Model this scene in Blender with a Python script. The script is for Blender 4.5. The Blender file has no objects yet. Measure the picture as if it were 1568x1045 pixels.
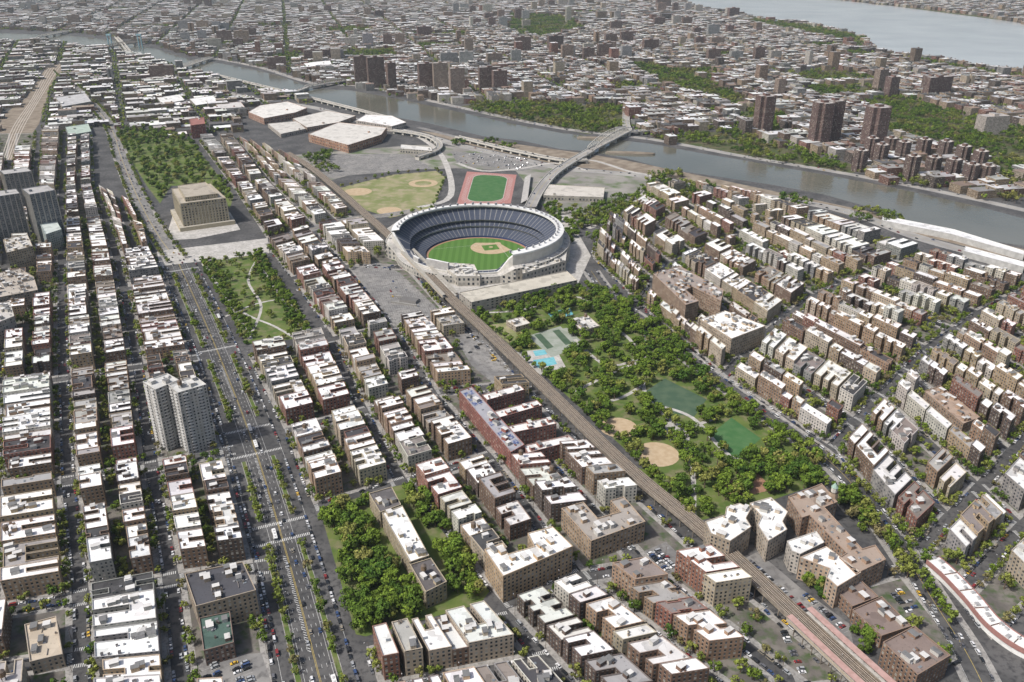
import bpy, math, random
import numpy as np
from mathutils import Vector, Matrix
random.seed(7); R=random.random; U=random.uniform
HC=400.0; F=1300.0; PITCH=math.atan(622.5/F); cp=math.cos(PITCH); sp=math.sin(PITCH)
# ---- survey helper: ground point (metres) from map sheet reading -------------
def S(px,py,z=0.0):
    u=(px-784)/F; v=(py-522.5)/F; t=(HC-z)/(sp+v*cp)
    return (u*t,(cp-v*sp)*t)
def PJ(x,y,z=0.0):
    d=y*cp+(HC-z)*sp; up=y*sp-(HC-z)*cp
    return (784+F*x/d, 522.5-F*up/d)
def SP(pts,z=0.0): return [S(p[0],p[1],z) for p in pts]
sc=bpy.context.scene
COL={}
def coll(n):
    if n not in COL:
        c=bpy.data.collections.new(n); sc.collection.children.link(c); COL[n]=c
    return COL[n]
# ------------------------------------------------------------------ materials
def newmat(name,rough=.9,spec=.2):
    m=bpy.data.materials.new(name); m.use_nodes=True; nt=m.node_tree; b=nt.nodes['Principled BSDF']
    b.inputs['Roughness'].default_value=rough; b.inputs['Specular IOR Level'].default_value=spec
    return m,nt,b
def nd(nt,t,ins=None,**kw):
    n=nt.nodes.new(t)
    for k,v in kw.items(): setattr(n,k,v)
    if ins:
        for k,v in ins.items():
            if hasattr(v,'is_linked') : nt.links.new(v,n.inputs[k])
            else: n.inputs[k].default_value=v
    return n
def mt(nt,op,a,b=0.0,c=0.0):
    return nd(nt,'ShaderNodeMath',{0:a,1:b,2:c},operation=op).outputs[0]
def mix(nt,f,a,b,mode='MIX'):
    n=nd(nt,'ShaderNodeMix',data_type='RGBA',blend_type=mode)
    for i,v in ((0,f),(6,a),(7,b)):
        if hasattr(v,'is_linked'): nt.links.new(v,n.inputs[i])
        else: n.inputs[i].default_value=v if i==0 else (v[0],v[1],v[2],1)
    return n.outputs[2]
def noise(nt,scale,detail=3,vec=None,rough=.55):
    n=nd(nt,'ShaderNodeTexNoise',{'Scale':scale,'Detail':detail,'Roughness':rough})
    if vec is None: vec=nd(nt,'ShaderNodeNewGeometry').outputs['Position']
    nt.links.new(vec,n.inputs['Vector']); return n.outputs['Fac']
def rng(nt,v,a,b,c=0.,d=1.):
    n=nd(nt,'ShaderNodeMapRange',{0:v,1:a,2:b,3:c,4:d}); return n.outputs[0]
def simple(name,c1,c2,scale=.1,rough=.95,c3=None,s3=.8,lo=.38,hi=.62,spec=.15):
    m,nt,b=newmat(name,rough,spec)
    col=mix(nt,rng(nt,noise(nt,scale,3),lo,hi),c1,c2)
    if c3: col=mix(nt,rng(nt,noise(nt,s3,3),.48,.68),col,c3)
    nt.links.new(col,b.inputs['Base Color']); return m
M={}
M['asphalt']=simple('asphalt',(.068,.067,.067),(.115,.112,.11),.03,.9,(.048,.048,.05),.25)
M['citylot']=simple('city_ground',(.20,.19,.175),(.29,.275,.25),.012,.95,(.10,.14,.06),.03)
M['walk']=simple('sidewalk_concrete',(.26,.25,.235),(.36,.345,.32),.12,.9,(.19,.18,.17),.5)
M['plaza']=simple('plaza_concrete',(.38,.365,.335),(.5,.48,.45),.08,.9,(.29,.28,.26),.3)
M['yard']=simple('yard_ground',(.11,.10,.09),(.18,.165,.145),.08,.95,(.055,.09,.03),.12)
M['grass']=simple('grass',(.075,.12,.028),(.12,.155,.042),.05,.95,(.175,.165,.09),.09)
M['lawn']=simple('dry_lawn',(.17,.195,.075),(.26,.25,.13),.03,.95,(.31,.27,.18),.06)
M['wood']=simple('woodland_floor',(.06,.08,.028),(.11,.10,.06),.04,.95)
M['dirt']=simple('infield_clay',(.40,.30,.19),(.46,.36,.24),.2,.95)
M['reddirt']=simple('red_clay',(.30,.17,.11),(.35,.21,.14),.2,.95)
M['redtrack']=simple('running_track_surface',(.34,.16,.14),(.38,.2,.18),.3,.9)
M['turf']=simple('turf',(.05,.13,.045),(.075,.155,.06),.1,.9)
M['court']=simple('court_surface',(.055,.095,.06),(.08,.12,.075),.1,.8)
M['courtgrey']=simple('court_paving',(.24,.27,.22),(.31,.33,.29),.1,.8)
M['pool']=simple('pool_water',(.14,.40,.45),(.2,.48,.52),.2,.1,spec=.5)
M['paint']=simple('road_paint',(.62,.62,.6),(.42,.42,.4),.6,.7)
M['ypaint']=simple('yellow_road_paint',(.5,.37,.1),(.38,.3,.1),.6,.7)
M['parking']=simple('parking_asphalt',(.18,.175,.17),(.26,.25,.235),.04,.9,(.13,.125,.12),.2)
M['highway']=simple('highway_concrete',(.25,.24,.23),(.33,.32,.3),.03,.9)
M['rail']=simple('rail_ballast',(.18,.145,.11),(.27,.23,.18),.05,.95)
M['steel']=simple('weathered_steel',(.17,.145,.12),(.27,.235,.19),.3,.6)
M['darksteel']=simple('dark_steel',(.05,.042,.038),(.10,.075,.06),.5,.7)
M['track']=simple('track_deck_timber',(.10,.075,.055),(.16,.125,.09),.6,.9,(.055,.045,.038),.15)
M['railtop']=simple('steel_rail',(.42,.37,.31),(.52,.46,.39),.5,.4)
M['white']=simple('white_cladding',(.72,.72,.70),(.62,.62,.60),.1,.6)
M['bark']=simple('bark',(.10,.07,.05),(.15,.11,.08),1.5,.95)
M['bluewin']=simple('solar_panel_blue',(.06,.085,.2),(.28,.3,.37),.5,.3,lo=.45,hi=.55)
def water(name,c1,c2,ro):
    m,nt,b=newmat(name,ro,.5)
    nt.links.new(mix(nt,rng(nt,noise(nt,.004,3),.35,.65),c1,c2),b.inputs['Base Color'])
    h=nd(nt,'ShaderNodeTexNoise',{'Scale':.12,'Detail':4}); nt.links.new(nd(nt,'ShaderNodeNewGeometry').outputs['Position'],h.inputs['Vector'])
    bp=nd(nt,'ShaderNodeBump',{'Strength':.3,'Distance':.8,'Height':h.outputs['Fac']}); nt.links.new(bp.outputs[0],b.inputs['Normal']); return m
M['water']=water('river_water',(.105,.105,.08),(.155,.15,.12),.1)
M['hudson']=water('wide_river_water',(.36,.385,.385),(.44,.465,.465),.2)
# wall with storeys of windows (uv: bays, floors)
m,nt,b=newmat('brick_wall',.85); M['wall']=m
at=nd(nt,'ShaderNodeAttribute',attribute_name='col'); uv=nd(nt,'ShaderNodeUVMap')
sx=nd(nt,'ShaderNodeSeparateXYZ',{0:uv.outputs[0]}); u_,v_=sx.outputs[0],sx.outputs[1]
fx=mt(nt,'FRACT',u_); fy=mt(nt,'FRACT',v_)
cell=nd(nt,'ShaderNodeCombineXYZ',{0:mt(nt,'FLOOR',u_),1:mt(nt,'FLOOR',v_)})
pos=nd(nt,'ShaderNodeNewGeometry').outputs['Position']
big=nd(nt,'ShaderNodeVectorMath',{0:pos,1:(.04,.04,0)},operation='MULTIPLY')
flr=nd(nt,'ShaderNodeVectorMath',{0:cell.outputs[0],1:nd(nt,'ShaderNodeVectorMath',{0:big.outputs[0]},operation='FLOOR').outputs[0]},operation='ADD')
wn=nd(nt,'ShaderNodeTexWhiteNoise',{'Vector':flr.outputs[0]},noise_dimensions='3D')
wx=mt(nt,'LESS_THAN',mt(nt,'ABSOLUTE',mt(nt,'SUBTRACT',fx,.5)),mt(nt,'MULTIPLY_ADD',wn.outputs[0],.06,.19))
wy=mt(nt,'LESS_THAN',mt(nt,'ABSOLUTE',mt(nt,'SUBTRACT',fy,.52)),.27)
win=mt(nt,'MULTIPLY',mt(nt,'MULTIPLY',wx,wy),at.outputs['Alpha'])
sy=mt(nt,'LESS_THAN',mt(nt,'ABSOLUTE',mt(nt,'SUBTRACT',fy,.21)),.045)
sill=mt(nt,'MULTIPLY',mt(nt,'MULTIPLY',wx,sy),at.outputs['Alpha'])
br=mix(nt,rng(nt,noise(nt,.12,3),.3,.7,.62,1.0),(0,0,0),at.outputs['Color'])
br=mix(nt,rng(nt,noise(nt,2.5,2),.3,.7,0,.35),br,mix(nt,1.0,br,(.6,.55,.5),'MULTIPLY'))
br=mix(nt,sill,br,(.45,.42,.37))
gl=mix(nt,mt(nt,'GREATER_THAN',wn.outputs[0],.76),(.02,.024,.03),(.28,.27,.24))
gl=mix(nt,mt(nt,'LESS_THAN',wn.outputs[0],.3),gl,(.07,.08,.09))
nt.links.new(mix(nt,win,br,gl),b.inputs['Base Color'])
nt.links.new(mt(nt,'MULTIPLY_ADD',win,-.55,.85),b.inputs['Roughness'])
# roof
m,nt,b=newmat('roof_membrane',.85); M['roof']=m
at=nd(nt,'ShaderNodeAttribute',attribute_name='col')
c=mix(nt,rng(nt,noise(nt,.09,3),.4,.68,0,.28),at.outputs['Color'],mix(nt,1.,at.outputs['Color'],(.6,.57,.53),'MULTIPLY'))
c=mix(nt,rng(nt,noise(nt,.6,4,rough=.7),.59,.70,0,.6),c,mix(nt,1.,at.outputs['Color'],(.33,.31,.29),'MULTIPLY'))
vo=nd(nt,'ShaderNodeTexVoronoi',{'Scale':.13},distance='CHEBYCHEV'); nt.links.new(nd(nt,'ShaderNodeNewGeometry').outputs['Position'],vo.inputs['Vector'])
sv=nd(nt,'ShaderNodeSeparateColor',{0:vo.outputs['Color']})
c=mix(nt,rng(nt,sv.outputs[0],.72,1.,0,.6),c,mix(nt,1.,c,(.5,.5,.5),'MULTIPLY'))
nt.links.new(c,b.inputs['Base Color'])
m,nt,b=newmat('trim',.8); M['trim']=m
at=nd(nt,'ShaderNodeAttribute',attribute_name='col')
nt.links.new(mix(nt,rng(nt,noise(nt,.5,2),.3,.7,0,.4),at.outputs['Color'],mix(nt,1.,at.outputs['Color'],(.6,.58,.55),'MULTIPLY')),b.inputs['Base Color'])
m,nt,b=newmat('stadium_seats',.7); M['seats']=m
uv=nd(nt,'ShaderNodeUVMap'); sx=nd(nt,'ShaderNodeSeparateXYZ',{0:uv.outputs[0]})
ai=mt(nt,'LESS_THAN',mt(nt,'FRACT',sx.outputs[0]),.13); rw=mt(nt,'LESS_THAN',mt(nt,'FRACT',sx.outputs[1]),.25)
c=mix(nt,rng(nt,noise(nt,.5,3),.3,.7),(.03,.042,.07),(.05,.06,.09)); c=mix(nt,mt(nt,'MULTIPLY',rw,.25),c,(.25,.25,.27)); c=mix(nt,ai,c,(.22,.22,.22))
nt.links.new(c,b.inputs['Base Color'])
m,nt,b=newmat('mown_outfield_grass',.9); M['field']=m
wv=nd(nt,'ShaderNodeTexWave',{'Scale':.035,'Distortion':.2}); nt.links.new(nd(nt,'ShaderNodeNewGeometry').outputs['Position'],wv.inputs['Vector'])
nt.links.new(mix(nt,rng(nt,wv.outputs['Fac'],.4,.6),(.07,.155,.03),(.09,.185,.04)),b.inputs['Base Color'])
def foliage(name,a_,b_,c_):
    m,nt,b=newmat(name,.8,.1)
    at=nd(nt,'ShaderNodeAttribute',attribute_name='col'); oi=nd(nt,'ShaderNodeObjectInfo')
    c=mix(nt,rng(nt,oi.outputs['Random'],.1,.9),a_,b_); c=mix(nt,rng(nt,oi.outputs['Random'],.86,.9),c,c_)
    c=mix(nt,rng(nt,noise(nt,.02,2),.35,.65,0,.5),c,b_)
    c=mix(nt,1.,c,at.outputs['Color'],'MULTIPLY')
    nt.links.new(c,b.inputs['Base Color']); return m
M['leaf']=foliage('foliage',(.055,.11,.02),(.15,.215,.03),(.22,.21,.07))
M['leafs']=foliage('spring_foliage',(.15,.205,.04),(.24,.26,.065),(.2,.16,.1))
m,nt,b=newmat('car_paint',.3,.5); M['paintc']=m
oi=nd(nt,'ShaderNodeObjectInfo'); cr=nd(nt,'ShaderNodeValToRGB'); cr.color_ramp.interpolation='CONSTANT'; nt.links.new(oi.outputs['Random'],cr.inputs[0])
cl=[(0,(.65,.65,.65)),(.22,(.02,.02,.022)),(.44,(.32,.33,.34)),(.6,(.12,.12,.13)),(.72,(.22,.03,.03)),(.79,(.04,.07,.16)),(.87,(.25,.22,.17)),(.94,(.6,.38,.04)),(.96,(.55,.55,.55))]
for i,(p,c) in enumerate(cl):
    e=cr.color_ramp.elements[i] if i<2 else cr.color_ramp.elements.new(p)
    e.position=p; e.color=(*c,1)
nt.links.new(cr.outputs[0],b.inputs['Base Color'])
M['glass']=simple('dark_glass',(.02,.025,.03),(.03,.035,.04),1,.1,spec=.5)
M['tyre']=simple('tyre',(.02,.02,.02),(.03,.03,.03),1,.9)
# ------------------------------------------------------------------ mesh builder
class MB:
    def __init__(s): s.v=[];s.n=[];s.m=[];s.uv=[];s.c=[];s.mats=[]
    def mi(s,k):
        if k not in s.mats: s.mats.append(k)
        return s.mats.index(k)
    def face(s,pts,mat,col=(.5,.5,.5,0),uv=None):
        s.v.extend(pts); s.n.append(len(pts)); s.m.append(s.mi(mat))
        s.uv.extend(uv if uv else [(p[0],p[1]) for p in pts])
        if len(col)==3: col=(*col,0)
        s.c.extend([col]*len(pts))
    def mesh(s,name):
        me=bpy.data.meshes.new(name); nv=len(s.v)
        me.vertices.add(nv); me.vertices.foreach_set('co',np.array(s.v,dtype=np.float32).ravel())
        me.loops.add(nv); me.loops.foreach_set('vertex_index',np.arange(nv,dtype=np.int32))
        me.polygons.add(len(s.n)); nn=np.array(s.n,dtype=np.int32)
        st=np.concatenate([[0],np.cumsum(nn)[:-1]]).astype(np.int32)
        me.polygons.foreach_set('loop_start',st); me.polygons.foreach_set('material_index',np.array(s.m,dtype=np.int32))
        u=me.uv_layers.new(name='UVMap'); u.data.foreach_set('uv',np.array(s.uv,dtype=np.float32).ravel())
        c=me.color_attributes.new('col','FLOAT_COLOR','CORNER'); c.data.foreach_set('color',np.array(s.c,dtype=np.float32).ravel())
        for k in s.mats: me.materials.append(M[k])
        me.update(calc_edges=True); return me
    def obj(s,name,cn='setting'):
        if not s.n: return None
        o=bpy.data.objects.new(name,s.mesh(name)); coll(cn).objects.link(o); return o
def area(p): return .5*sum(p[i][0]*p[(i+1)%len(p)][1]-p[(i+1)%len(p)][0]*p[i][1] for i in range(len(p)))
def ccw(p): return list(p) if area(p)>0 else list(p)[::-1]
def inset(p,d):
    out=[];n=len(p); ds=d if isinstance(d,(list,tuple)) else [d]*n
    for i in range(n):
        a=p[i-1];b=p[i];c=p[(i+1)%n]
        e1=(b[0]-a[0],b[1]-a[1]);e2=(c[0]-b[0],c[1]-b[1])
        l1=math.hypot(*e1) or 1e-6;l2=math.hypot(*e2) or 1e-6
        n1=(-e1[1]/l1,e1[0]/l1);n2=(-e2[1]/l2,e2[0]/l2)
        k=1+n1[0]*n2[0]+n1[1]*n2[1]; k=max(k,.2)
        out.append((b[0]+(n1[0]+n2[0])*ds[i]/k,b[1]+(n1[1]+n2[1])*ds[i]/k))
    return out
def walls(mb,p,z0,z1,col,win=1,mat='wall',bay=3.1,fl=3.05):
    n=len(p)
    for i in range(n):
        a=p[i];b=p[(i+1)%n];L=math.hypot(b[0]-a[0],b[1]-a[1])
        if L<.02: continue
        nb=max(1,round(L/bay)); w=win if L>2.2 else 0
        mb.face([(a[0],a[1],z0),(b[0],b[1],z0),(b[0],b[1],z1),(a[0],a[1],z1)],mat,(col[0],col[1],col[2],w),
            [(0,0),(nb,0),(nb,(z1-z0)/fl),(0,(z1-z0)/fl)])
def prism(mb,p,z0,z1,wc,rc,win=0,wm='trim',rm='roof',**k):
    walls(mb,p,z0,z1,wc,win,wm,**k); mb.face([(q[0],q[1],z1) for q in p],rm,rc)
def bldg(mb,p,h,wc,rc,z0=.14,par=.9,th=.4,win=1,**k):
    """walls, parapet and roof deck"""
    p=ccw(p); ip=inset(p,th)
    walls(mb,p,z0,h+par-.35,wc,win,'wall',**k)
    cap=tuple(min(.6,c*.9+.04) for c in wc); q=inset(p,-.12)
    walls(mb,q,h+par-.35,h+par,cap,0,'trim'); n=len(p)
    for i in range(n):
        j=(i+1)%n
        mb.face([(q[i][0],q[i][1],h+par),(q[j][0],q[j][1],h+par),(ip[j][0],ip[j][1],h+par),(ip[i][0],ip[i][1],h+par)],'trim',cap)
        mb.face([(ip[i][0],ip[i][1],h+par),(ip[j][0],ip[j][1],h+par),(ip[j][0],ip[j][1],h),(ip[i][0],ip[i][1],h)],'trim',tuple(.5*(a+b) for a,b in zip(wc,rc)))
    mb.face([(a[0],a[1],h) for a in ip],'roof',rc)
def rect(cx,cy,w,d,ang):
    c,s=math.cos(ang),math.sin(ang)
    return [(cx+c*x-s*y,cy+s*x+c*y) for x,y in ((-w/2,-d/2),(w/2,-d/2),(w/2,d/2),(-w/2,d/2))]
def inpoly(x,y,p):
    r=False;j=len(p)-1
    for i in range(len(p)):
        if (p[i][1]>y)!=(p[j][1]>y) and x<(p[j][0]-p[i][0])*(y-p[i][1])/(p[j][1]-p[i][1])+p[i][0]: r=not r
        j=i
    return r
EXC=[]
def addexc(p): EXC.append((min(q[0] for q in p),max(q[0] for q in p),min(q[1] for q in p),max(q[1] for q in p),p))
def exc(x,y):
    for a,b,c,d,p in EXC:
        if a<=x<=b and c<=y<=d and inpoly(x,y,p): return True
    return False
def smooth(pts,n=4):
    out=[];P=[pts[0]]+list(pts)+[pts[-1]]
    for i in range(1,len(P)-2):
        for k in range(n):
            t=k/n
            out.append(tuple(.5*(2*P[i][a]+(P[i+1][a]-P[i-1][a])*t+(2*P[i-1][a]-5*P[i][a]+4*P[i+1][a]-P[i+2][a])*t*t+(3*P[i][a]-P[i-1][a]-3*P[i+1][a]+P[i+2][a])*t**3) for a in (0,1)))
    out.append(tuple(pts[-1])); return out
def offs(pl,o):
    r=[]
    for i,p in enumerate(pl):
        a=pl[max(i-1,0)];b=pl[min(i+1,len(pl)-1)];dx,dy=b[0]-a[0],b[1]-a[1];l=math.hypot(dx,dy) or 1
        r.append((p[0]-dy/l*o,p[1]+dx/l*o))
    return r
def ribbon(mb,pl,o1,o2,z,mat,z0=None,col=(.5,.5,.5)):
    A=offs(pl,o1);B=offs(pl,o2)
    zz=z if isinstance(z,list) else [z]*len(pl)
    for i in range(len(pl)-1):
        a,b,c,d=B[i],B[i+1],A[i+1],A[i]
        mb.face([(a[0],a[1],zz[i]),(b[0],b[1],zz[i+1]),(c[0],c[1],zz[i+1]),(d[0],d[1],zz[i])],mat,col)
        if z0 is not None:
            for s,(e,f) in ((0,(a,b)),(1,(c,d))):
                y0,y1=(zz[i],zz[i+1]) if s==0 else (zz[i+1],zz[i])
                lo0,lo1=(z0 if z0>=0 else y0+z0),(z0 if z0>=0 else y1+z0)
                mb.face([(e[0],e[1],lo0),(f[0],f[1],lo1),(f[0],f[1],y1),(e[0],e[1],y0)],mat,col)
def resample(pl,step):
    out=[];acc=0
    for i in range(len(pl)-1):
        a,b=pl[i],pl[i+1];L=math.hypot(b[0]-a[0],b[1]-a[1]);ang=math.atan2(b[1]-a[1],b[0]-a[0])
        while acc<L:
            t=acc/L; out.append((a[0]+(b[0]-a[0])*t,a[1]+(b[1]-a[1])*t,ang)); acc+=step
        acc-=L
    return out
def sheet(name,pts,z,mat,world=False,ex=True,cn='ground'):
    p=ccw(pts if world else SP(pts)); mb=MB(); mb.face([(a[0],a[1],z) for a in p],mat)
    if ex: addexc(p)
    mb.obj(name,cn); return p
# ------------------------------------------------------------------ trees
def leafclump(mb,c,r,n,size,shade,mat,sq=.8):
    for _ in range(n):
        d=Vector((random.gauss(0,1),random.gauss(0,1),random.gauss(0,1))); d.normalize(); rr=r*(.55+.45*R())
        p=Vector(c)+Vector((d.x*rr,d.y*rr,d.z*rr*sq))
        nr=(d+Vector((U(-.7,.7),U(-.7,.7),U(-.3,.9)))).normalized()
        t=nr.orthogonal().normalized(); t.rotate(Matrix.Rotation(U(0,6.28),3,nr)); bb=nr.cross(t); s=size*U(.6,1.2)
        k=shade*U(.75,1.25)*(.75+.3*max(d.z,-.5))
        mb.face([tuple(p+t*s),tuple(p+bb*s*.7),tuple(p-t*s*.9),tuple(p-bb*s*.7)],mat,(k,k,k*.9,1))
def trunk(mb,p0,p1,r0,r1,k=6):
    a=Vector(p0);b=Vector(p1);d=(b-a).normalized();t=d.orthogonal().normalized();q=d.cross(t)
    for i in range(k):
        a0,a1=6.283*i/k,6.283*(i+1)/k
        c0=t*math.cos(a0)+q*math.sin(a0);c1=t*math.cos(a1)+q*math.sin(a1)
        mb.face([tuple(a+c0*r0),tuple(a+c1*r0),tuple(b+c1*r1),tuple(b+c0*r1)],'bark')
def tree_mesh(name,h,r,mat,nc=13,nl=42,size=.75,open_=0):
    mb=MB(); trunk(mb,(0,0,0),(U(-.3,.3),U(-.3,.3),h*.5),.35*h/10,.18*h/10)
    for i in range(nc):
        a=U(0,6.28);q=math.sqrt(R())*r*.72;z=h*U(.42,.86)*(1-.22*(q/r)**2)
        c=(q*math.cos(a),q*math.sin(a),z)
        if i<6: trunk(mb,(0,0,h*.33),c,.14*h/10,.04,4)
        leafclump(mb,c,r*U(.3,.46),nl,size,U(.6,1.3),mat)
    return mb.mesh(name)
TM_P=[tree_mesh('park_tree',U(12,16),U(5.2,7.2),'leaf',15,48,.85) for _ in range(6)]
TM_S=[tree_mesh('street_tree',U(7,10),U(3.2,4.4),'leafs',10,30,.66) for _ in range(4)]+[tree_mesh('street_tree',U(8,10),U(3.4,4.4),'leaf',10,30,.66) for _ in range(2)]
def wood_mesh(name,n=11,rad=19,mat='leaf'):
    mb=MB()
    for i in range(n):
        a=U(0,6.28);q=math.sqrt(R())*rad;x,y=q*math.cos(a),q*math.sin(a);h=U(9,15);s=U(.55,1.3)
        trunk(mb,(x,y,0),(x,y,h*.6),.35,.15,4)
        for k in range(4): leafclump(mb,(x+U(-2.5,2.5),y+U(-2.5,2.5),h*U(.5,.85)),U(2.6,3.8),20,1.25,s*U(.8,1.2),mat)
    return mb.mesh(name)
TM_W=[wood_mesh('woodland_trees') for _ in range(5)]
TM_WS=[wood_mesh('woodland_trees',9,19,'leafs') for _ in range(3)]
def place(me,name,x,y,z=0,s=1,rot=None,cn='trees'):
    o=bpy.data.objects.new(name,me); o.location=(x,y,z); o.rotation_euler=(0,0,U(0,6.28) if rot is None else rot); o.scale=(s,s,s*U(.9,1.1) if rot is None else s)
    coll(cn).objects.link(o); return o
def ptree(x,y,s=1.): place(random.choice(TM_P),'park_tree',x,y,0,s*U(.7,1.15))
def stree(x,y,s=1.): place(random.choice(TM_S),'street_tree',x,y,.1,s*U(.7,1.2))
def woods(poly,step=26,world=False,sp_=.3,skip=0.0):
    p=poly if world else SP(poly)
    x0,x1=min(q[0] for q in p),max(q[0] for q in p);y0,y1=min(q[1] for q in p),max(q[1] for q in p)
    y=y0
    while y<y1:
        x=x0
        while x<x1:
            a,b=x+U(-7,7),y+U(-7,7)
            if inpoly(a,b,p) and R()>skip: place(random.choice(TM_WS if R()<sp_ else TM_W),'woodland_trees',a,b,0,U(.85,1.15))
            x+=step
        y+=step
# ------------------------------------------------------------------ vehicles
def car_mesh(name,L,W,h0,h1,prof,paint='paintc'):
    mb=MB(); w=W/2
    def ext(pr,w0,w1,mats,col=(.5,.5,.5)):
        n=len(pr)
        for i in range(n):
            a=pr[i];b=pr[(i+1)%n]
            wa=w0 if a[1]<h0+.02 else w1; wb=w0 if b[1]<h0+.02 else w1
            mb.face([(a[0],-wa,a[1]),(a[0],wa,a[1]),(b[0],wb,b[1]),(b[0],-wb,b[1])],mats[i],col)
        for sgn in (1,-1):
            mb.face([(a[0],sgn*(w0 if a[1]<h0+.02 else w1),a[1]) for a in (pr if sgn<0 else pr[::-1])],mats[-1],col)
    body=[(-L/2,.3),(L/2,.3),(L/2,.55),(L/2-.12,.72),(L/2-.9,h0-.03),(-L/2+.5,h0),(-L/2+.05,h0-.1)]
    ext(body,w,w,[paint]*8)
    ext(prof,w-.06,w-.26,['glass','glass',paint,'glass','glass'] if len(prof)==4 else ['glass']*9)
    for x in (-L/2+.85,L/2-.85):
        for y in (-w+.02,w-.02):
            for k in range(8):
                a0,a1=.785*k,.785*(k+1)
                mb.face([(x,y+.1*np.sign(y),.32),(x+.32*math.cos(a0),y+.05*np.sign(y),.32+.32*math.sin(a0)),(x+.32*math.cos(a1),y+.05*np.sign(y),.32+.32*math.sin(a1))],'tyre')
    for y in (-w+.3,w-.3): mb.face([(L/2+.01,y-.18,.58),(L/2+.01,y+.18,.58),(L/2-.08,y+.18,.7),(L/2-.08,y-.18,.7)],'white')
    return mb.mesh(name)
CARS=[car_mesh('sedan',4.7,1.85,.9,1.42,[(-1.75,.88),(1.1,.88),(.45,1.42),(-1.0,1.42)]),
      car_mesh('suv',4.8,1.95,1.05,1.75,[(-2.2,1.03),(1.25,1.03),(.7,1.75),(-1.9,1.75)]),
      car_mesh('van',5.4,2.0,1.15,2.1,[(-2.62,1.13),(2.1,1.13),(1.5,2.1),(-2.5,2.1)])]
def bus_mesh(name,L,W,h):
    mb=MB(); p=rect(0,0,L,W,0); walls(mb,p,.4,1.2,(.65,.66,.68),0,'white'); walls(mb,p,1.2,2.3,(.05,.05,.05),0,'glass'); walls(mb,p,2.3,h,(.7,.7,.7),0,'white')
    mb.face([(a[0],a[1],h) for a in p],'white')
    for x in (-L*.3,0,L*.28): prism(mb,rect(x,0,1.6,1.3,0),h,h+.25,(.4,.4,.4),(.5,.5,.5))
    for x in (-L*.3,L*.33):
        for y in (-W/2,W/2): walls(mb,rect(x,y,.95,.1,0),.0,.95,(.02,.02,.02),0,'tyre')
    return mb.mesh(name)
BUS=bus_mesh('city_bus',12.2,2.6,3.1); TRUCK=bus_mesh('box_truck',8,2.4,3.3)
mb=MB(); trunk(mb,(0,0,0),(0,0,9),.16,.09); trunk(mb,(0,0,8.9),(2.2,0,9.4),.07,.05,4); prism(mb,rect(2.4,0,.9,.35,0),9.25,9.45,(.4,.4,.4),(.5,.5,.5)); prism(mb,rect(0,0,.5,.5,0),0,.5,(.3,.3,.3),(.3,.3,.3))
LAMP=mb.mesh('street_lamp')
def car(x,y,ang,name='parked_car',z=.012):
    k=R(); me=CARS[0] if k<.5 else CARS[1] if k<.9 else CARS[2]
    place(me,name,x,y,z,1,ang+(math.pi if R()<.5 else 0),'vehicles')
# ------------------------------------------------------------------ building palette
WALL=[((.40,.30,.20),3.0),((.48,.41,.31),3),((.21,.14,.10),2.8),((.28,.135,.10),2.),((.125,.09,.075),1.6),((.58,.55,.49),1.6),((.34,.235,.16),2.8),((.30,.295,.285),1.3)]
ROOFN=[((.84,.84,.83),6.5),((.66,.66,.64),2.2),((.36,.35,.34),1.4),((.07,.068,.072),1.4),((.24,.21,.19),.9)]
ROOFM=[((.70,.70,.69),4),((.52,.52,.5),2.5),((.34,.33,.32),2),((.10,.098,.10),1.1),((.28,.23,.19),.8)]
ROOFD=[((.60,.61,.61),3),((.40,.40,.39),2.2),((.24,.235,.23),2.3),((.10,.10,.10),1.6),((.24,.18,.15),1)]
def pick(l): return random.choices([a for a,_ in l],[b for _,b in l])[0]
def jit(c,k=.12):
    s=1+U(-k,k); return tuple(min(.85,max(.01,x*s*(1+U(-.03,.03)))) for x in c)
def outline(w,d):
    def notch(L,n,nw,ndp):
        r=[]
        for i in range(n):
            c=L*(i+1)/(n+1) if n>1 or R()<.6 else L*U(.35,.65); r.append((c-nw/2,c+nw/2,ndp))
        return r
    st=R(); n=max(1,int(w/14)); F_=B_=[]
    if d>13 and w>13:
        if st<.4: F_=notch(w,1 if w<28 else 2,U(4,min(9,w*.28)),d*U(.45,.66))
        elif st<.66: B_=notch(w,n,U(3.5,6),d*U(.4,.6))
        elif st<.9: F_=notch(w,n,U(3,5),d*U(.15,.34)); B_=notch(w,n,U(3.5,5.5),d*U(.25,.42))
    side=(d>12 and w>11 and R()<.6 and not(F_ and F_[0][2]>d*.42) and not B_)
    sL=side and R()<.75; sR=side
    o=[(0,0)]
    for a,b,k in F_: o+=[(a,0),(a,k),(b,k),(b,0)]
    o+=[(w,0)]
    sd=min(3.8,w*.16); k0,k1=U(.36,.44),U(.66,.76)
    if sR: o+=[(w,d*k0),(w-sd,d*k0),(w-sd,d*k1),(w,d*k1)]
    o+=[(w,d)]
    for a,b,k in B_[::-1]: o+=[(b,d),(b,d-k),(a,d-k),(a,d)]
    o+=[(0,d)]
    if sL: o+=[(0,d*k1),(sd,d*k1),(sd,d*k0),(0,d*k0)]
    return o
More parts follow.
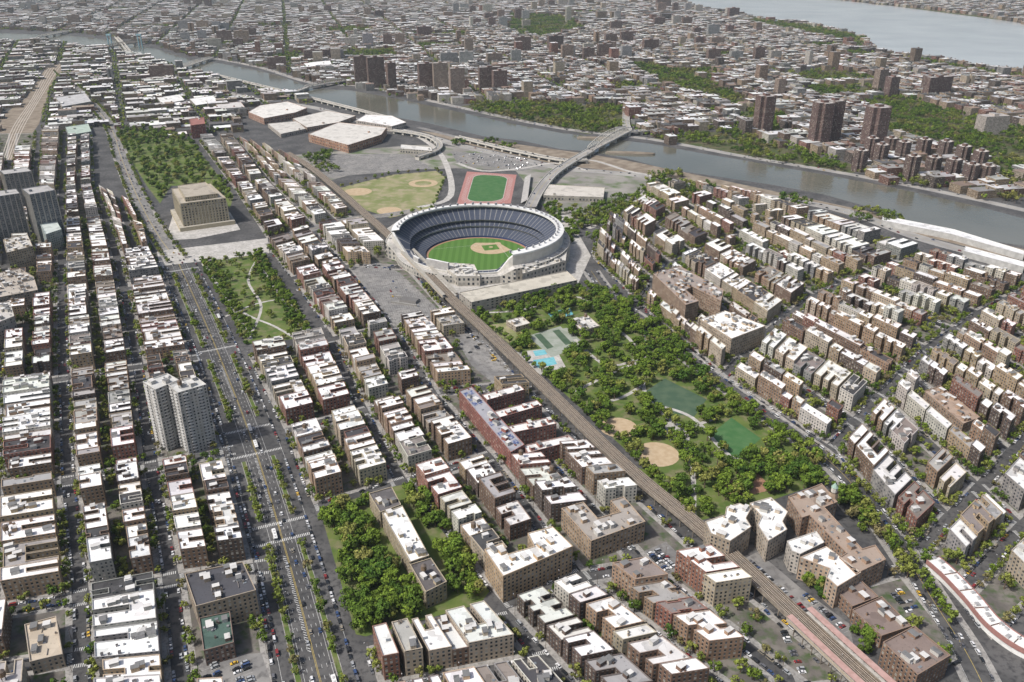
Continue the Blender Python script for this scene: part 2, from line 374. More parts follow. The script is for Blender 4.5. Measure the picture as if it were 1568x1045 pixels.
def roofstuff(mb,pts,h,wc,ang,near):
    x0,x1=min(q[0] for q in pts),max(q[0] for q in pts);y0,y1=min(q[1] for q in pts),max(q[1] for q in pts)
    A=abs(area(pts)); done=0
    def ok(x,y,r=2.2): return all(inpoly(x+r*math.cos(a),y+r*math.sin(a),pts) for a in (0,.785,1.57,2.36,3.14,3.93,4.71,5.5))
    want=max(1,int(A/120)) if near else 1
    for _ in range(want*6):
        if done>=want: break
        x,y=U(x0,x1),U(y0,y1)
        if not ok(x,y,3.2): continue
        w,d,k=U(2.6,4.2),U(3,6),U(2.4,3.2); cc=wc if R()<.6 else (.5,.49,.46)
        p=ccw(rect(x,y,w,d,ang)); prism(mb,p,h-.02,h+k,cc,(.5,.5,.48) if R()<.6 else (.12,.11,.11))
        if near:
            q=inset(p,-.2); prism(mb,q,h+k,h+k+.2,(.3,.28,.26),(.6,.59,.57) if R()<.6 else (.18,.18,.18))
        done+=1
    if not near: return
    for _ in range(int(A/32)):
        x,y=U(x0,x1),U(y0,y1)
        if not ok(x,y,1.2): continue
        t=R()
        if t<.35: prism(mb,ccw(rect(x,y,U(.8,1.3),U(.8,2.2),ang)),h-.02,h+U(1,2.4),jit(wc),(.1,.09,.09))
        elif t<.7: prism(mb,ccw(rect(x,y,U(.9,1.8),U(.9,1.8),ang)),h-.02,h+U(.4,1.1),(.35,.35,.35),(.25,.25,.26))
        elif t<.88: prism(mb,ccw(rect(x,y,U(1.5,3),U(1.2,2),ang)),h-.02,h+.35,(.3,.3,.3),(.18,.2,.22))
        else: prism(mb,ccw(rect(x,y,.35,U(4,9),ang+(0 if R()<.5 else 1.5708))),h-.02,h+.6,(.2,.19,.18),(.22,.2,.19)) if ok(x,y,4.8) else None
    if A>260 and R()<.1:
        for _ in range(20):
            x,y=U(x0,x1),U(y0,y1)
            if ok(x,y,3):
                n=10; c=[(x+1.9*math.cos(6.283*i/n),y+1.9*math.sin(6.283*i/n)) for i in range(n)]
                for a in (0,1.57,3.14,4.71): walls(mb,rect(x+1.4*math.cos(a),y+1.4*math.sin(a),.25,.25,0),h,h+3,(.08,.07,.06),0,'trim')
                walls(mb,c,h+3,h+6.6,(.2,.14,.09),0,'trim')
                for i in range(n): mb.face([(*c[i],h+6.6),(*c[(i+1)%n],h+6.6),(x,y,h+8)],'trim',(.15,.12,.1))
                break
NAMES=['tan_brick_apartment_building','buff_brick_apartment_building','brown_brick_apartment_building','red_brick_apartment_building','dark_brick_apartment_building','cream_apartment_building','brick_apartment_building','grey_apartment_building']
def bil(q,s,t):
    a,b,c,d=q
    return tuple((a[k]*(1-s)+b[k]*s)*(1-t)+(d[k]*(1-s)+c[k]*s)*t for k in (0,1))
def dist(a,b): return math.hypot(a[0]-b[0],a[1]-b[1])
MARK=MB()
def edge_things(sl,tree,carp):
    n=len(sl)
    for i in range(n):
        a,b=sl[i],sl[(i+1)%n];L=dist(a,b)
        if L<12: continue
        dx,dy=(b[0]-a[0])/L,(b[1]-a[1])/L; nx,ny=dy,-dx; ang=math.atan2(dy,dx)
        D=math.hypot((a[0]+b[0])/2,(a[1]+b[1])/2)
        if D<1200 and carp>0:
            t=8.
            while t<L-8:
                x,y=a[0]+dx*t+nx*1.25,a[1]+dy*t+ny*1.25
                if R()<carp*(1 if D<900 else .7) : car(x,y,ang)
                if R()<.05 and D<1000: place(CARS[0],'car',a[0]+dx*t+nx*4.2,a[1]+dy*t+ny*4.2,.012,1,ang,'vehicles')
                t+=U(5.6,6.6)
        if D<950:
            t=U(5,15)
            while t<L-5: place(LAMP,'street_lamp',a[0]+dx*t-nx*.5,a[1]+dy*t-ny*.5,.13,1,math.atan2(ny,nx),'street_furniture'); t+=34
        t=U(4,9)
        while t<L-4:
            x,y=a[0]+dx*t-nx*1.6,a[1]+dy*t-ny*1.6
            if R()<tree and not exc(x,y): stree(x,y)
            t+=U(7,12)
        if D<950:
            for (c,sg) in ((b,1),(a,-1)):
                ex,ey=dx*sg,dy*sg
                if ex+.3*ey<=0: continue
                for k in range(7):
                    t0=.8+k*1.25
                    o=(c[0]+ex*t0-nx*.3,c[1]+ey*t0-ny*.3)
                    p=[(o[0],o[1]),(o[0]+ex*.55,o[1]+ey*.55),(o[0]+ex*.55-nx*3,o[1]+ey*.55-ny*3),(o[0]-nx*3,o[1]-ny*3)]
                    MARK.face([(q[0],q[1],.016) for q in ccw(p)],'paint')
def fill(q,floors=(5,5,6,5,4),roofs=ROOFN,wallsw=None,tree=.55,carp=.72,kerb=5.2,bl=9.4,gapy=(8,13),depth=0,lot=(14,32),maxv=88,dens=.97,ytree=1.):
    q=ccw(q)
    if dist(q[0],q[1])+dist(q[2],q[3])<dist(q[1],q[2])+dist(q[3],q[0]): q=q[1:]+q[:1]
    Lu=(dist(q[0],q[1])+dist(q[2],q[3]))/2; Lv=(dist(q[1],q[2])+dist(q[3],q[0]))/2
    kw=dict(floors=floors,roofs=roofs,wallsw=wallsw,tree=tree,carp=carp,kerb=kerb,bl=bl,gapy=gapy,lot=lot,maxv=maxv,dens=dens,ytree=ytree)
    if depth<3:
        if Lv>maxv:
            m0,m1=bil(q,0,.5),bil(q,1,.5); fill([q[0],q[1],m1,m0],depth=depth+1,**kw); fill([m0,m1,q[2],q[3]],depth=depth+1,**kw); return
        if Lu>250:
            m0,m1=bil(q,.5,0),bil(q,.5,1); fill([q[0],m0,m1,q[3]],depth=depth+1,**kw); fill([m0,q[1],q[2],m1],depth=depth+1,**kw); return
    sl=inset(q,kerb)
    if area(sl)<=100: return
    mb=MB(); prism(mb,sl,0,.13,(.35,.34,.32),(.3,.3,.3),0,'walk','walk'); y=inset(sl,4.2)
    if area(y)>50: mb.face([(a[0],a[1],.145) for a in y],'yard')
    mb.obj('sidewalk','ground')
    edge_things(sl,tree,carp)
    b=inset(q,bl); Lu=(dist(b[0],b[1])+dist(b[2],b[3]))/2; Lv=(dist(b[1],b[2])+dist(b[3],b[0]))/2
    if Lv<9: return
    gp=U(*gapy)
    rows=[(0,(Lv-gp)/2/Lv,0),((Lv+gp)/2/Lv,1,1)] if Lv>38 else [(0,1,0)]
    W_=wallsw or WALL
    base=random.randrange(len(W_)); pr=pick(roofs)
    for t0,t1,fl_ in rows:
        u=0.
        while u<Lu-8:
            w=U(*lot)
            if R()<.2: w=U(lot[0]*.6,lot[0])
            if u+w>Lu-lot[0]*.55: w=Lu-u
            g=0 if R()<.4 else U(1.5,4.5)
            w2=w-g if w-g>7 else w
            if R()>dens:
                c=bil(b,min(1,(u+w/2)/Lu),(t0+t1)/2)
                if not exc(*c): stree(c[0],c[1],1.3); stree(c[0]+U(-7,7),c[1]+U(-7,7),1.2)
                u+=w; continue
            d=(t1-t0)*Lv; ol=outline(w2,d); sb=U(0,.12) if R()<.5 else 0
            pts=[]
            for x,yy in ol:
                t=yy/d*(1-sb); t=(t0+(t1-t0)*t) if not fl_ else (t1-(t1-t0)*t)
                pts.append(bil(b,min(1,(u+x)/Lu),t))
            pts=ccw(pts); cx=sum(p[0] for p in pts)/len(pts);cy=sum(p[1] for p in pts)/len(pts)
            u+=w
            if exc(cx,cy) or sum(exc(*p) for p in pts)>=2:
                if not exc(cx,cy):
                    for _ in range(2):
                        a_,b_=cx+U(-6,6),cy+U(-6,6)
                        if not exc(a_,b_): stree(a_,b_,1.2)
                continue
            idx=base if R()<.3 else random.choices(range(len(W_)),[k for _,k in W_])[0]
            wc=jit(W_[idx][0]); rc=jit(pr if R()<.3 else pick(roofs),.06); h=random.choice(floors)*3.05+U(.6,1.5)
            mb=MB(); bldg(mb,pts,h,wc,rc); near=cy<1100
            ang=math.atan2(b[1][1]-b[0][1],b[1][0]-b[0][0]); roofstuff(mb,pts,h,wc,ang,near)
            mb.obj(NAMES[WALL.index(W_[idx])],'buildings')
        for _ in range(int(Lu/16*ytree)):
            x,yy=bil(b,R(),.5+U(-.03,.03))
            if not exc(x,yy) and len(rows)==2 and cy<1400: stree(x,yy,1.05)
def grid(rows,skip=(),**k):
    for i in range(len(rows)-1):
        for j in range(len(rows[0])-1):
            if (i,j) in skip: continue
            fill(SP([rows[i][j],rows[i][j+1],rows[i+1][j+1],rows[i+1][j]]),**k)
def custom(name,px,h,wc,rc,z=None,win=1,stuff=1,base=0,**k):
    p=ccw(SP(px,h)); addexc(inset(p,-3)); mb=MB()
    bldg(mb,p,h,wc,rc,win=win,**k)
    if stuff: roofstuff(mb,p,h,wc,math.atan2(p[1][1]-p[0][1],p[1][0]-p[0][0]),p[0][1]<1100)
    return mb,p,name
def done(t): return t[0].obj(t[2],'buildings')

# ================================================================== GROUND
mb=MB(); mb.face([(-30000,-3000,0),(30000,-3000,0),(30000,45000,0),(-30000,45000,0)],'asphalt'); mb.obj('ground','ground')
MAN=[(-400,40),(100,54),(170,61),(235,74),(290,91),(330,96),(375,104),(430,117),(480,136),(540,139),(620,154),(700,171),(780,189),(860,204),(920,211),(1000,221),(1080,236),(1140,246),(1200,257),(1280,271),(1350,284),(1420,299),(1500,317),(1568,335),(1800,390)]
BRX=[(1800,440),(1568,377),(1500,367),(1450,357),(1400,344),(1340,320),(1260,298),(1180,283),(1100,271),(1020,259),(960,243),(900,232),(860,229),(800,216),(740,209),(660,190),(600,179),(540,166),(490,153),(460,145),(400,137),(340,122),(290,108),(240,91),(200,82),(150,73),(100,66),(-400,52)]
sheet('harlem_river_water',MAN+BRX,.06,'water')
HS=[(1040,-4),(1065,14),(1110,19),(1150,28),(1215,35),(1262,44),(1322,58),(1330,74),(1342,80),(1400,90),(1450,97),(1510,107),(1568,116),(1900,170)]
HN=[(1900,85),(1568,37),(1500,25),(1420,15),(1340,7),(1265,-2),(1150,-20),(1000,-30)]
sheet('wide_river_water',HS+HN,.3,'hudson')
manx=[p[0] for p in MAN]; many=[p[1] for p in MAN]
EL=[(1370,1100),(1310,1045),(1236,975),(1150,893),(1060,812),(985,750),(920,690),(850,620),(790,560),(740,512),(690,465),(640,412),(600,372),(560,335),(512,292),(475,262),(440,240)]
elw=smooth(SP(EL),5)
def corridor(pl,hw): addexc(offs(pl,hw)+offs(pl,-hw)[::-1])
for i in range(0,len(elw)-6,5): corridor(elw[i:i+7],13)
GC=[(512,1110),(495,1060),(445,870),(385,672),(322,512),(272,400)]
gcw=smooth(SP(GC),5)
for i in range(0,len(gcw)-5,5): corridor(gcw[i:i+6],27)
GC2=smooth(SP([(272,400),(245,365),(222,325),(203,285),(185,240),(172,200),(150,170),(120,140),(90,110)]),5)
for i in range(0,len(GC2)-5,5): corridor(GC2[i:i+6],15)
mb=MB(); ribbon(mb,GC2,-11,11,.02,'parking'); ribbon(mb,GC2,-.25,.25,.03,'ypaint'); ribbon(mb,GC2,-15,-11,.118,'walk',0.); ribbon(mb,GC2,11,15,.118,'walk',0.); mb.obj('boulevard_road','ground')
for x,y,a in resample(GC2,9):
    for o in (-12.5,12.5):
        if R()<.7: stree(x-math.sin(a)*o,y+math.cos(a)*o)
    for o in (-8,-3,3,8):
        if R()<.3: place(random.choice(CARS[:2]),'car',x-math.sin(a)*o,y+math.cos(a)*o,.03,1,a,'vehicles')
mb=MB(); ribbon(mb,gcw,-22,22,.004,'asphalt')
for o in (-.35,.35): ribbon(mb,gcw,o-.12,o+.12,.012,'ypaint')
for o in (-8.6,8.6,-21,21): ribbon(mb,gcw,o-.1,o+.1,.012,'paint')
rs=resample(gcw,9)
for x,y,a in rs:
    for o in (-6,-3,3,6):
        cx,cy=x-math.sin(a)*o,y+math.cos(a)*o
        mb.face([(q[0],q[1],.012) for q in rect(cx,cy,3,.22,a)],'paint')
for x,y,a in resample(gcw,2.4):
    px,py=PJ(x,y)
    if 700<py<790 or 850<py<1000 or 560<py<610:
        for o in (1.9,):
            cx,cy=x-math.sin(a)*o,y+math.cos(a)*o; mb.face([(q[0],q[1],.014) for q in rect(cx,cy,2.6,.45,a+.8)],'paint')
mb.obj('boulevard_road_markings','ground')
med=MB()
def medseg(pl):
    for s in (-1,1):
        a,b=(s*10,s*14) if s>0 else (-14,-10)
        ribbon(med,pl,a,b,.14,'walk',0.); ribbon(med,pl,a+.5,b-.5,.155,'grass')
        for x,y,an in resample(pl,9):
            if R()<.8: stree(x-math.sin(an)*s*12+U(-1,1),y+math.cos(an)*s*12,U(.7,1.15))
        for x,y,an in resample(pl,36): place(LAMP,'street_lamp',x-math.sin(an)*s*10.6,y+math.cos(an)*s*10.6,.14,1,an-math.pi/2*s,'street_furniture')
def cut(pl,y0,y1):
    return [p for p in pl if y0<=PJ(*p)[1]<=y1]
gcf=smooth(SP(GC),24)
for a,b in ((835,1150),(700,795),(545,648),(418,530)): medseg(cut(gcf,a,b))
med.obj('boulevard_median','ground')
cw=MB()
for yy in (800,830,655,695,537,412):
    c=min(gcf,key=lambda p:abs(PJ(*p)[1]-yy)); i=gcf.index(c); n_=gcf[i+1] if i<len(gcf)-1 else gcf[i-1]
    a=math.atan2(n_[1]-c[1],n_[0]-c[0])
    for k in range(-16,17):
        o=k*1.3; mb_=rect(c[0]-math.sin(a)*o,c[1]+math.cos(a)*o,3.4,.6,a); cw.face([(q[0],q[1],.04) for q in mb_],'paint')
cw.obj('crosswalk','ground')
for x,y,a in resample(gcw,13):
    for o in (-16.2,-7.4,-4.5,-1.6,1.6,4.5,7.4,16.2):
        if R()<(.2 if abs(o)<10 else .12):
            t=U(-4,4); k=R()
            xx,yy=x-math.sin(a)*o+math.cos(a)*t,y+math.cos(a)*o+math.sin(a)*t
            if k<.03: place(BUS,'city_bus',xx,yy,.01,1,a,'vehicles')
            else: place(random.choice(CARS[:2]),'car',xx,yy,.01,1,a+(math.pi if o>0 else 0),'vehicles')
    for o in (-20.6,20.6):
        for t in (0,6.3):
            if R()<.8: car(x-math.sin(a)*o+math.cos(a)*t,y+math.cos(a)*o+math.sin(a)*t,a)

# ================================================================== PARKS & OPEN LAND
JK=sheet('park_lawn',[(308,402),(398,389),(478,516),(378,528)],.1,'grass')
mb=MB()
for zz,pl in enumerate(([(318,408),(385,520)],[(390,395),(468,512)],[(345,485),(395,465),(440,462),(470,500)],[(310,404),(360,470),(420,500),(455,520)],[(395,395),(380,430),(400,470),(380,520)])):
    ribbon(mb,smooth(SP(pl),6),-1.6,1.6,.13+zz*.006,'plaza')
mb.face([(q[0],q[1],.17) for q in [(S(345,395)[0]+9*math.cos(a/16*6.283),S(345,395)[1]+9*math.sin(a/16*6.283)) for a in range(16)]],'plaza'); mb.obj('park_path','ground')
def trees_in(poly,n,fn=ptree,s=1.,edge=False,avoid=()):
    p=SP(poly) ; x0,x1=min(q[0] for q in p),max(q[0] for q in p);y0,y1=min(q[1] for q in p),max(q[1] for q in p);k=0;g=0
    pa=[SP(a) for a in avoid]
    while k<n and g<n*30:
        g+=1;x,y=U(x0,x1),U(y0,y1)
        if inpoly(x,y,p) and not any(inpoly(x,y,a) for a in pa): fn(x,y,s); k+=1
def tree_line(pl,step,fn=ptree,s=1.,j=2):
    for x,y,a in resample(SP(pl),step): fn(x+U(-j,j),y+U(-j,j),s)
for l in ([(308,402),(378,528)],[(316,402),(386,526)],[(325,400),(394,524)]): tree_line(l,13,ptree,.7)
for l in ([(398,389),(478,516)],[(392,391),(468,514)],[(384,393),(455,510)]): tree_line(l,10,ptree,.78)
trees_in([(308,402),(398,389),(478,516),(378,528)],60,stree,1.1)
FS=[(178,205),(235,198),(292,215),(358,300),(352,320),(322,285),(262,285),(245,312),(225,285),(200,245)]
sheet('park_woodland_floor',FS,.1,'grass'); trees_in(FS,290,ptree,.95)
sheet('courthouse_plaza',[(258,352),(266,325),(352,325),(368,352),(300,366),(262,368)],.17,'plaza')
sheet('street_plaza',[(240,385),(410,365),(412,388),(245,408)],.033,'plaza')
def street(name,px,w,mat='asphalt',z=.02,mark=True,exl=True,walk=0):
    pl=smooth(SP(px),5); mb=MB(); ribbon(mb,pl,-w/2,w/2,z,mat)
    if mark: ribbon(mb,pl,-.15,.15,z+.01,'ypaint'); ribbon(mb,pl,-w/2+.3,-w/2+.5,z+.01,'paint'); ribbon(mb,pl,w/2-.5,w/2-.3,z+.01,'paint')
    if walk: ribbon(mb,pl,-w/2-walk,-w/2,.11,'walk',0.); ribbon(mb,pl,w/2,w/2+walk,.11,'walk',0.)
    mb.obj(name,'ground')
    if exl:
        for i in range(0,max(1,len(pl)-5),5): corridor(pl[i:i+6],w/2+walk)
    return pl
street('cross_street_road',[(412,376),(480,350),(540,335),(590,330),(640,322)],20,'parking',.15)
JER=street('avenue_road',[(905,415),(935,455),(985,492),(1050,545),(1130,605),(1200,655),(1268,705),(1320,760),(1385,850),(1432,925),(1480,1000),(1520,1080)],16,walk=4,z=.15)
for x,y,a in resample(JER,6.4):
    for o in (-6.9,6.9):
        if R()<.6: car(x-math.sin(a)*o,y+math.cos(a)*o,a,z=.17)
    for o in (-2.5,2.5):
        if R()<.1: place(CARS[0],'car',x-math.sin(a)*o,y+math.cos(a)*o,.17,1,a,'vehicles')
sheet('stadium_plaza',[(590,352),(640,318),(700,318),(870,330),(905,392),(885,435),(725,480),(690,448),(640,395)],.08,'plaza')
HF=[(512,290),(600,268),(668,262),(682,272),(664,318),(598,334),(560,322)]
sheet('ballfield_lawn',HF,.1,'lawn')
def disc(name,px,r,z,mat,a0=0,a1=6.2832,r0=0):
    c=S(*px); mb=MB(); n=26
    for i in range(n):
        t0=a0+(a1-a0)*i/n;t1=a0+(a1-a0)*(i+1)/n
        mb.face([(c[0]+r0*math.cos(t0),c[1]+r0*math.sin(t0),z),(c[0]+r*math.cos(t0),c[1]+r*math.sin(t0),z),(c[0]+r*math.cos(t1),c[1]+r*math.sin(t1),z),(c[0]+r0*math.cos(t1),c[1]+r0*math.sin(t1),z)],mat)
    mb.obj(name,'ground')
disc('infield_dirt',(548,294),24,.14,'dirt'); disc('infield_dirt',(648,281),26,.14,'dirt'); disc('infield_grass',(648,281),15,.17,'lawn'); disc('infield_dirt',(596,323),20,.14,'dirt')
tree_line(HF[:4],18,stree,1.); tree_line([(598,334),(664,318),(682,272)],20,ptree,.6)
TQ=[(699,314),(782,312),(791,268),(715,263)]
tq=SP(TQ)
def rr(q,m,rad,n=8):
    a,b,c,d=q; w=dist(a,b);h=dist(b,c);out=[]
    for (cs,ct,st) in ((1,0,-1.57),(1,1,0),(0,1,1.57),(0,0,3.14)):
        for k in range(n+1):
            an=st+1.5708*k/n; x=(w-m-rad if cs else m+rad)+rad*math.cos(an); y=(h-m-rad if ct else m+rad)+rad*math.sin(an)
            out.append(bil(q,x/w,y/h))
    return out
mb=MB(); mb.face([(q[0],q[1],.11) for q in ccw(tq)],'redtrack'); mb.face([(q[0],q[1],.15) for q in ccw(rr(tq,14,22))],'plaza'); mb.face([(q[0],q[1],.19) for q in ccw(rr(tq,15,22))],'turf')
for k in (0,1.4,2.8,4.2,5.6):
    A_=ccw(rr(tq,5+k,30));B_=ccw(rr(tq,5.2+k,30))
    for i in range(len(A_)): j=(i+1)%len(A_); mb.face([(*A_[i],.14),(*A_[j],.14),(*B_[j],.14),(*B_[i],.14)],'paint')
mb.obj('running_track','ground'); addexc(tq)
M['conc']=simple('stadium_concrete',(.34,.33,.32),(.42,.41,.39),.2)
g0,g1=S(790,312),S(797,272); mb=MB(); pl=[g0,g1]
for k in range(8): ribbon(mb,pl,-8-k*1.4,-8-(k+1)*1.4,1+k*.8,'conc',-.8)
mb.obj('track_grandstand','structures')
MP=[(722,486),(800,462),(885,440),(925,462),(985,505),(1052,560),(1130,620),(1200,668),(1262,712),(1250,742),(1150,778),(1062,800),(1040,775),(975,705),(905,640),(850,590),(800,545),(765,515)]
sheet('park_lawn',MP,.1,'grass')
pk=MB()
for zz,pl in enumerate(([(990,540),(985,590),(1000,620),(1040,660),(1060,720),(1062,790)],[(985,500),(990,545),(940,570),(880,600)],[(985,590),(950,610),(905,620)],[(1000,620),(1060,640),(1120,700),(1200,720)],[(880,520),(930,560),(990,545)],[(1040,660),(1100,640)],[(730,480),(800,475),(880,455),(920,480),(990,545)])):
    ribbon(pk,smooth(SP(pl),6),-2,2,.22+zz*.006,'plaza')
pk.obj('park_path','ground')
def sh2(name,px,mat,z=.16): return sheet(name,px,z,mat,ex=False)
sh2('turf_soccer_field',[(985,602),(1018,580),(1082,612),(1062,640),(1020,630)],'court'); sh2('turf_soccer_field',[(1085,668),(1120,640),(1165,672),(1128,705)],'turf')
disc('infield_dirt',(947,655),17,.17,'dirt'); disc('infield_dirt',(1006,696),19,.17,'dirt')
sh2('outfield_lawn',[(905,618),(985,610),(985,645),(955,650),(925,640)],'grass',.14); sh2('outfield_lawn',[(965,715),(1050,730),(1045,775),(1020,765)],'grass',.14)
sh2('swimming_pool_deck',[(790,540),(850,532),(866,562),(825,575),(805,560)],'plaza',.15); sh2('swimming_pool',[(816,552),(848,547),(853,558),(824,564)],'pool',.2); sh2('swimming_pool',[(816,538),(834,536),(838,543),(820,546)],'pool',.24)
sh2('playground_paving',[(838,480),(872,472),(878,482),(848,490)],'pool',.17); sh2('tennis_court',[(808,515),(858,500),(890,530),(845,548)],'courtgrey',.175)
for k in range(4): sh2('tennis_court_surface',[(818+k*14,513-k*3),(828+k*14,511-k*3),(848+k*14,532-k*3),(838+k*14,535-k*3)],'courtgrey' if k%2 else 'court',.19)
sh2('playground_paving',[(740,500),(800,490),(806,513),(780,525)],'lawn',.165)
sh2('playground_paving',[(1015,645),(1058,652),(1055,680),(1025,675)],'plaza',.18); sh2('playground_paving',[(1090,745),(1160,725),(1185,750),(1120,765)],'reddirt')
AV=[[(980,600),(1018,578),(1086,612),(1062,642),(1015,638)],[(1083,668),(1120,638),(1168,672),(1128,708)],[(925,637),(950,632),(978,648),(972,668),(940,674)],[(970,700),(1010,678),(1036,692),(1040,740),(1010,735),(975,712)],[(785,540),(850,527),(870,562),(825,580)],[(800,515),(858,497),(895,530),(845,550)],[(735,500),(800,488),(815,515),(780,525)],[(870,480),(915,480),(920,510),(880,510)]]
trees_in(MP,430,ptree,.93,avoid=AV); trees_in(MP,120,stree,1.15,avoid=AV[:8])
tree_line([(722,486),(765,515),(850,590),(960,690),(1062,800)],12,ptree,.8)
tree_line([(900,440),(985,505),(1130,620),(1262,712)],10,ptree,.95)
trees_in([(905,440),(1000,470),(1060,520),(1040,560),(960,500)],60,ptree,.95)
trees_in([(1150,700),(1262,712),(1250,742),(1160,770)],24,ptree,.95)
trees_in([(830,315),(895,322),(900,345),(875,375),(845,350)],60,ptree,.9)
trees_in([(1255,740),(1310,760),(1345,800),(1320,820)],25,stree,1.3)
tree_line([(1300,760),(1395,870),(1465,970)],10,stree,1.2); tree_line([(1270,705),(1340,770),(1420,870)],10,stree,1.2); tree_line([(1330,800),(1370,850),(1390,890)],9,stree,1.3)
def lot(px,ang_px,dens=.6,name='parking_lot',mat='parking',z=.03,row=16.5):
    p=sheet(name,px,z,mat); a,b=SP(ang_px); ang=math.atan2(b[1]-a[1],b[0]-a[0])
    c,s=math.cos(ang),math.sin(ang); q=inset(p,3); us=[x*c+y*s for x,y in q]; vs=[-x*s+y*c for x,y in q]
    v=min(vs);k=0;mb=MB()
    while v<max(vs):
        u=min(us)
        while u<max(us):
            for off in (0,5.6):
                x,y=u*c-(v+off)*s,u*s+(v+off)*c
                if inpoly(x,y,q):
                    l=rect(x+1.35*c,y+1.35*s,.12,5,ang); mb.face([(w[0],w[1],z+.01) for w in l],'paint')
                    if R()<dens: car(x,y,ang+math.pi/2,z=z)
            u+=2.7
        v+=row
    mb.obj('parking_bay_lines','ground')
lot([(536,408),(580,402),(612,418),(690,492),(604,502)],[(604,502),(690,492)],.02,z=.15)
# sunken stair hall and ramp in the paved lot
c=S(622,462); mb=MB(); p=rect(c[0],c[1],34,18,-.35)
for a_,b_ in ((rect(c[0],c[1]+9.5,34,1,-.35),0),(rect(c[0]-2,c[1]-9.5,34,1,-.35),0)): prism(mb,a_,.15,2.2,(.3,.29,.27),(.36,.35,.33))
prism(mb,rect(c[0]+4,c[1],22,10,-.35),.15,3.6,(.26,.25,.24),(.16,.155,.15)); mb.obj('parking_deck_stair_hall','structures')
lot([(690,506),(735,510),(800,588),(765,596),(722,560)],[(690,506),(765,596)],.12,z=.15)
lot([(1128,862),(1160,845),(1225,900),(1300,955),(1312,1010),(1270,990)],[(1128,862),(1270,990)],.75)
lot([(1160,915),(1185,940),(1270,1045),(1225,1060)],[(1160,915),(1225,1060)],.75)
lot([(985,845),(1020,830),(1060,870),(1020,880)],[(985,845),(1020,880)],.8,z=.15)
lot([(470,236),(625,236),(662,258),(500,272)],[(500,272),(662,258)],.0,z=.055)
lot([(300,1010),(400,1000),(420,1060),(320,1075)],[(300,1010),(320,1075)],.7,z=.15)
lot([(690,232),(780,238),(850,252),(800,262),(700,250)],[(700,250),(800,262)],.1,z=.055)
lot([(1352,900),(1385,888),(1425,945),(1400,955)],[(1352,900),(1400,955)],.6,z=.05)
DEE=street('expressway_road',[(1800,470),(1568,408),(1500,390),(1400,362),(1300,325),(1200,305),(1100,290),(1000,272),(930,264),(860,258),(780,240),(700,222),(640,205),(560,188),(480,165),(380,150),(300,128),(220,106),(120,90)],26,'highway',.09)
HRD=street('river_drive_road',[(1800,375),(1568,322),(1450,296),(1300,267),(1140,240),(1000,214),(860,197),(700,164),(560,133),(480,128),(400,104),(330,90)],20,'highway',.09)
for pl,dn in ((DEE,.16),(HRD,.2)):
    for x,y,a in resample(pl,16):
        if y<3200:
            for o in (-8,-4.5,4.5,8):
                if R()<dn: place(random.choice(CARS[:2]),'car',x-math.sin(a)*o,y+math.cos(a)*o,.1,1,a+(math.pi if o>0 else 0),'vehicles')
street('highway_ramp_road',[(700,250),(740,262),(800,258),(850,250),(900,262)],9,'plaza',.125,False)
street('highway_ramp_road',[(600,192),(650,215),(680,245),(690,300),(640,318)],11,'plaza',.14,False)
street('highway_ramp_road',[(860,258),(900,245),(960,262),(1000,275),(950,330),(900,350)],9,'plaza',.16,False)
street('shore_service_road',[(640,195),(760,225),(870,245),(900,240)],14,'parking',.07,False)
RY=[(0,245),(0,180),(40,150),(70,105),(105,90),(75,140),(60,190),(20,245)]
sheet('rail_yard',RY,.07,'rail'); mb=MB()
for k in range(5): ribbon(mb,smooth(SP([(2+k*3.5,245),(20+k*4,195),(50+k*3,150),(74+k*4,105),(98+k*2,90)]),5),-.8,.8,.15,'railtop')
mb.obj('railway_track','ground')
sheet('riverside_ground',[(640,200),(900,236),(960,246),(1100,275),(1340,326),(1568,382),(1568,400),(1400,358),(1200,302),(1000,268),(860,254),(700,218)],.05,'rail',ex=False)
sheet('riverside_ground',[(420,240),(640,222),(700,225),(860,258),(1000,272),(960,320),(890,350),(830,315),(790,262),(700,258),(560,262),(500,278)],.04,'citylot',ex=False)
# ================================================================== ELEVATED RAILWAY
el=MB(); zd=8.0
ribbon(el,elw,-5.6,5.6,zd,'track',-.5)
for o in (-5.9,5.9): ribbon(el,elw,o-.25,o+.25,zd+.9,'steel',-2.6)
for o in (-4.5,-3.1,-.7,.7,3.1,4.5): ribbon(el,elw,o-.12,o+.12,zd+.25,'railtop',-.2)
for o in (-1.9,1.9): ribbon(el,elw,o-.28,o+.28,zd+.12,'steel')
for x,y,a in resample(elw,1.2):
    if y<1000:
        for o in (-3.8,0,3.8):
            el.face([(q[0],q[1],zd+.04) for q in rect(x-math.sin(a)*o,y+math.cos(a)*o,.35,2.2,a)],'darksteel')
for x,y,a in resample(elw,15):
    for o in (-5.5,5.5): walls(el,rect(x-math.sin(a)*o,y+math.cos(a)*o,.55,.55,a),0,zd-1.7,(0,0,0),0,'steel')
    p=rect(x,y,.7,12.2,a); walls(el,p,zd-1.9,zd-.55,(0,0,0),0,'steel')
el.obj('elevated_railway','structures')
M['canopy']=simple('station_canopy_roof',(.30,.28,.24),(.38,.355,.31),.3,.8)
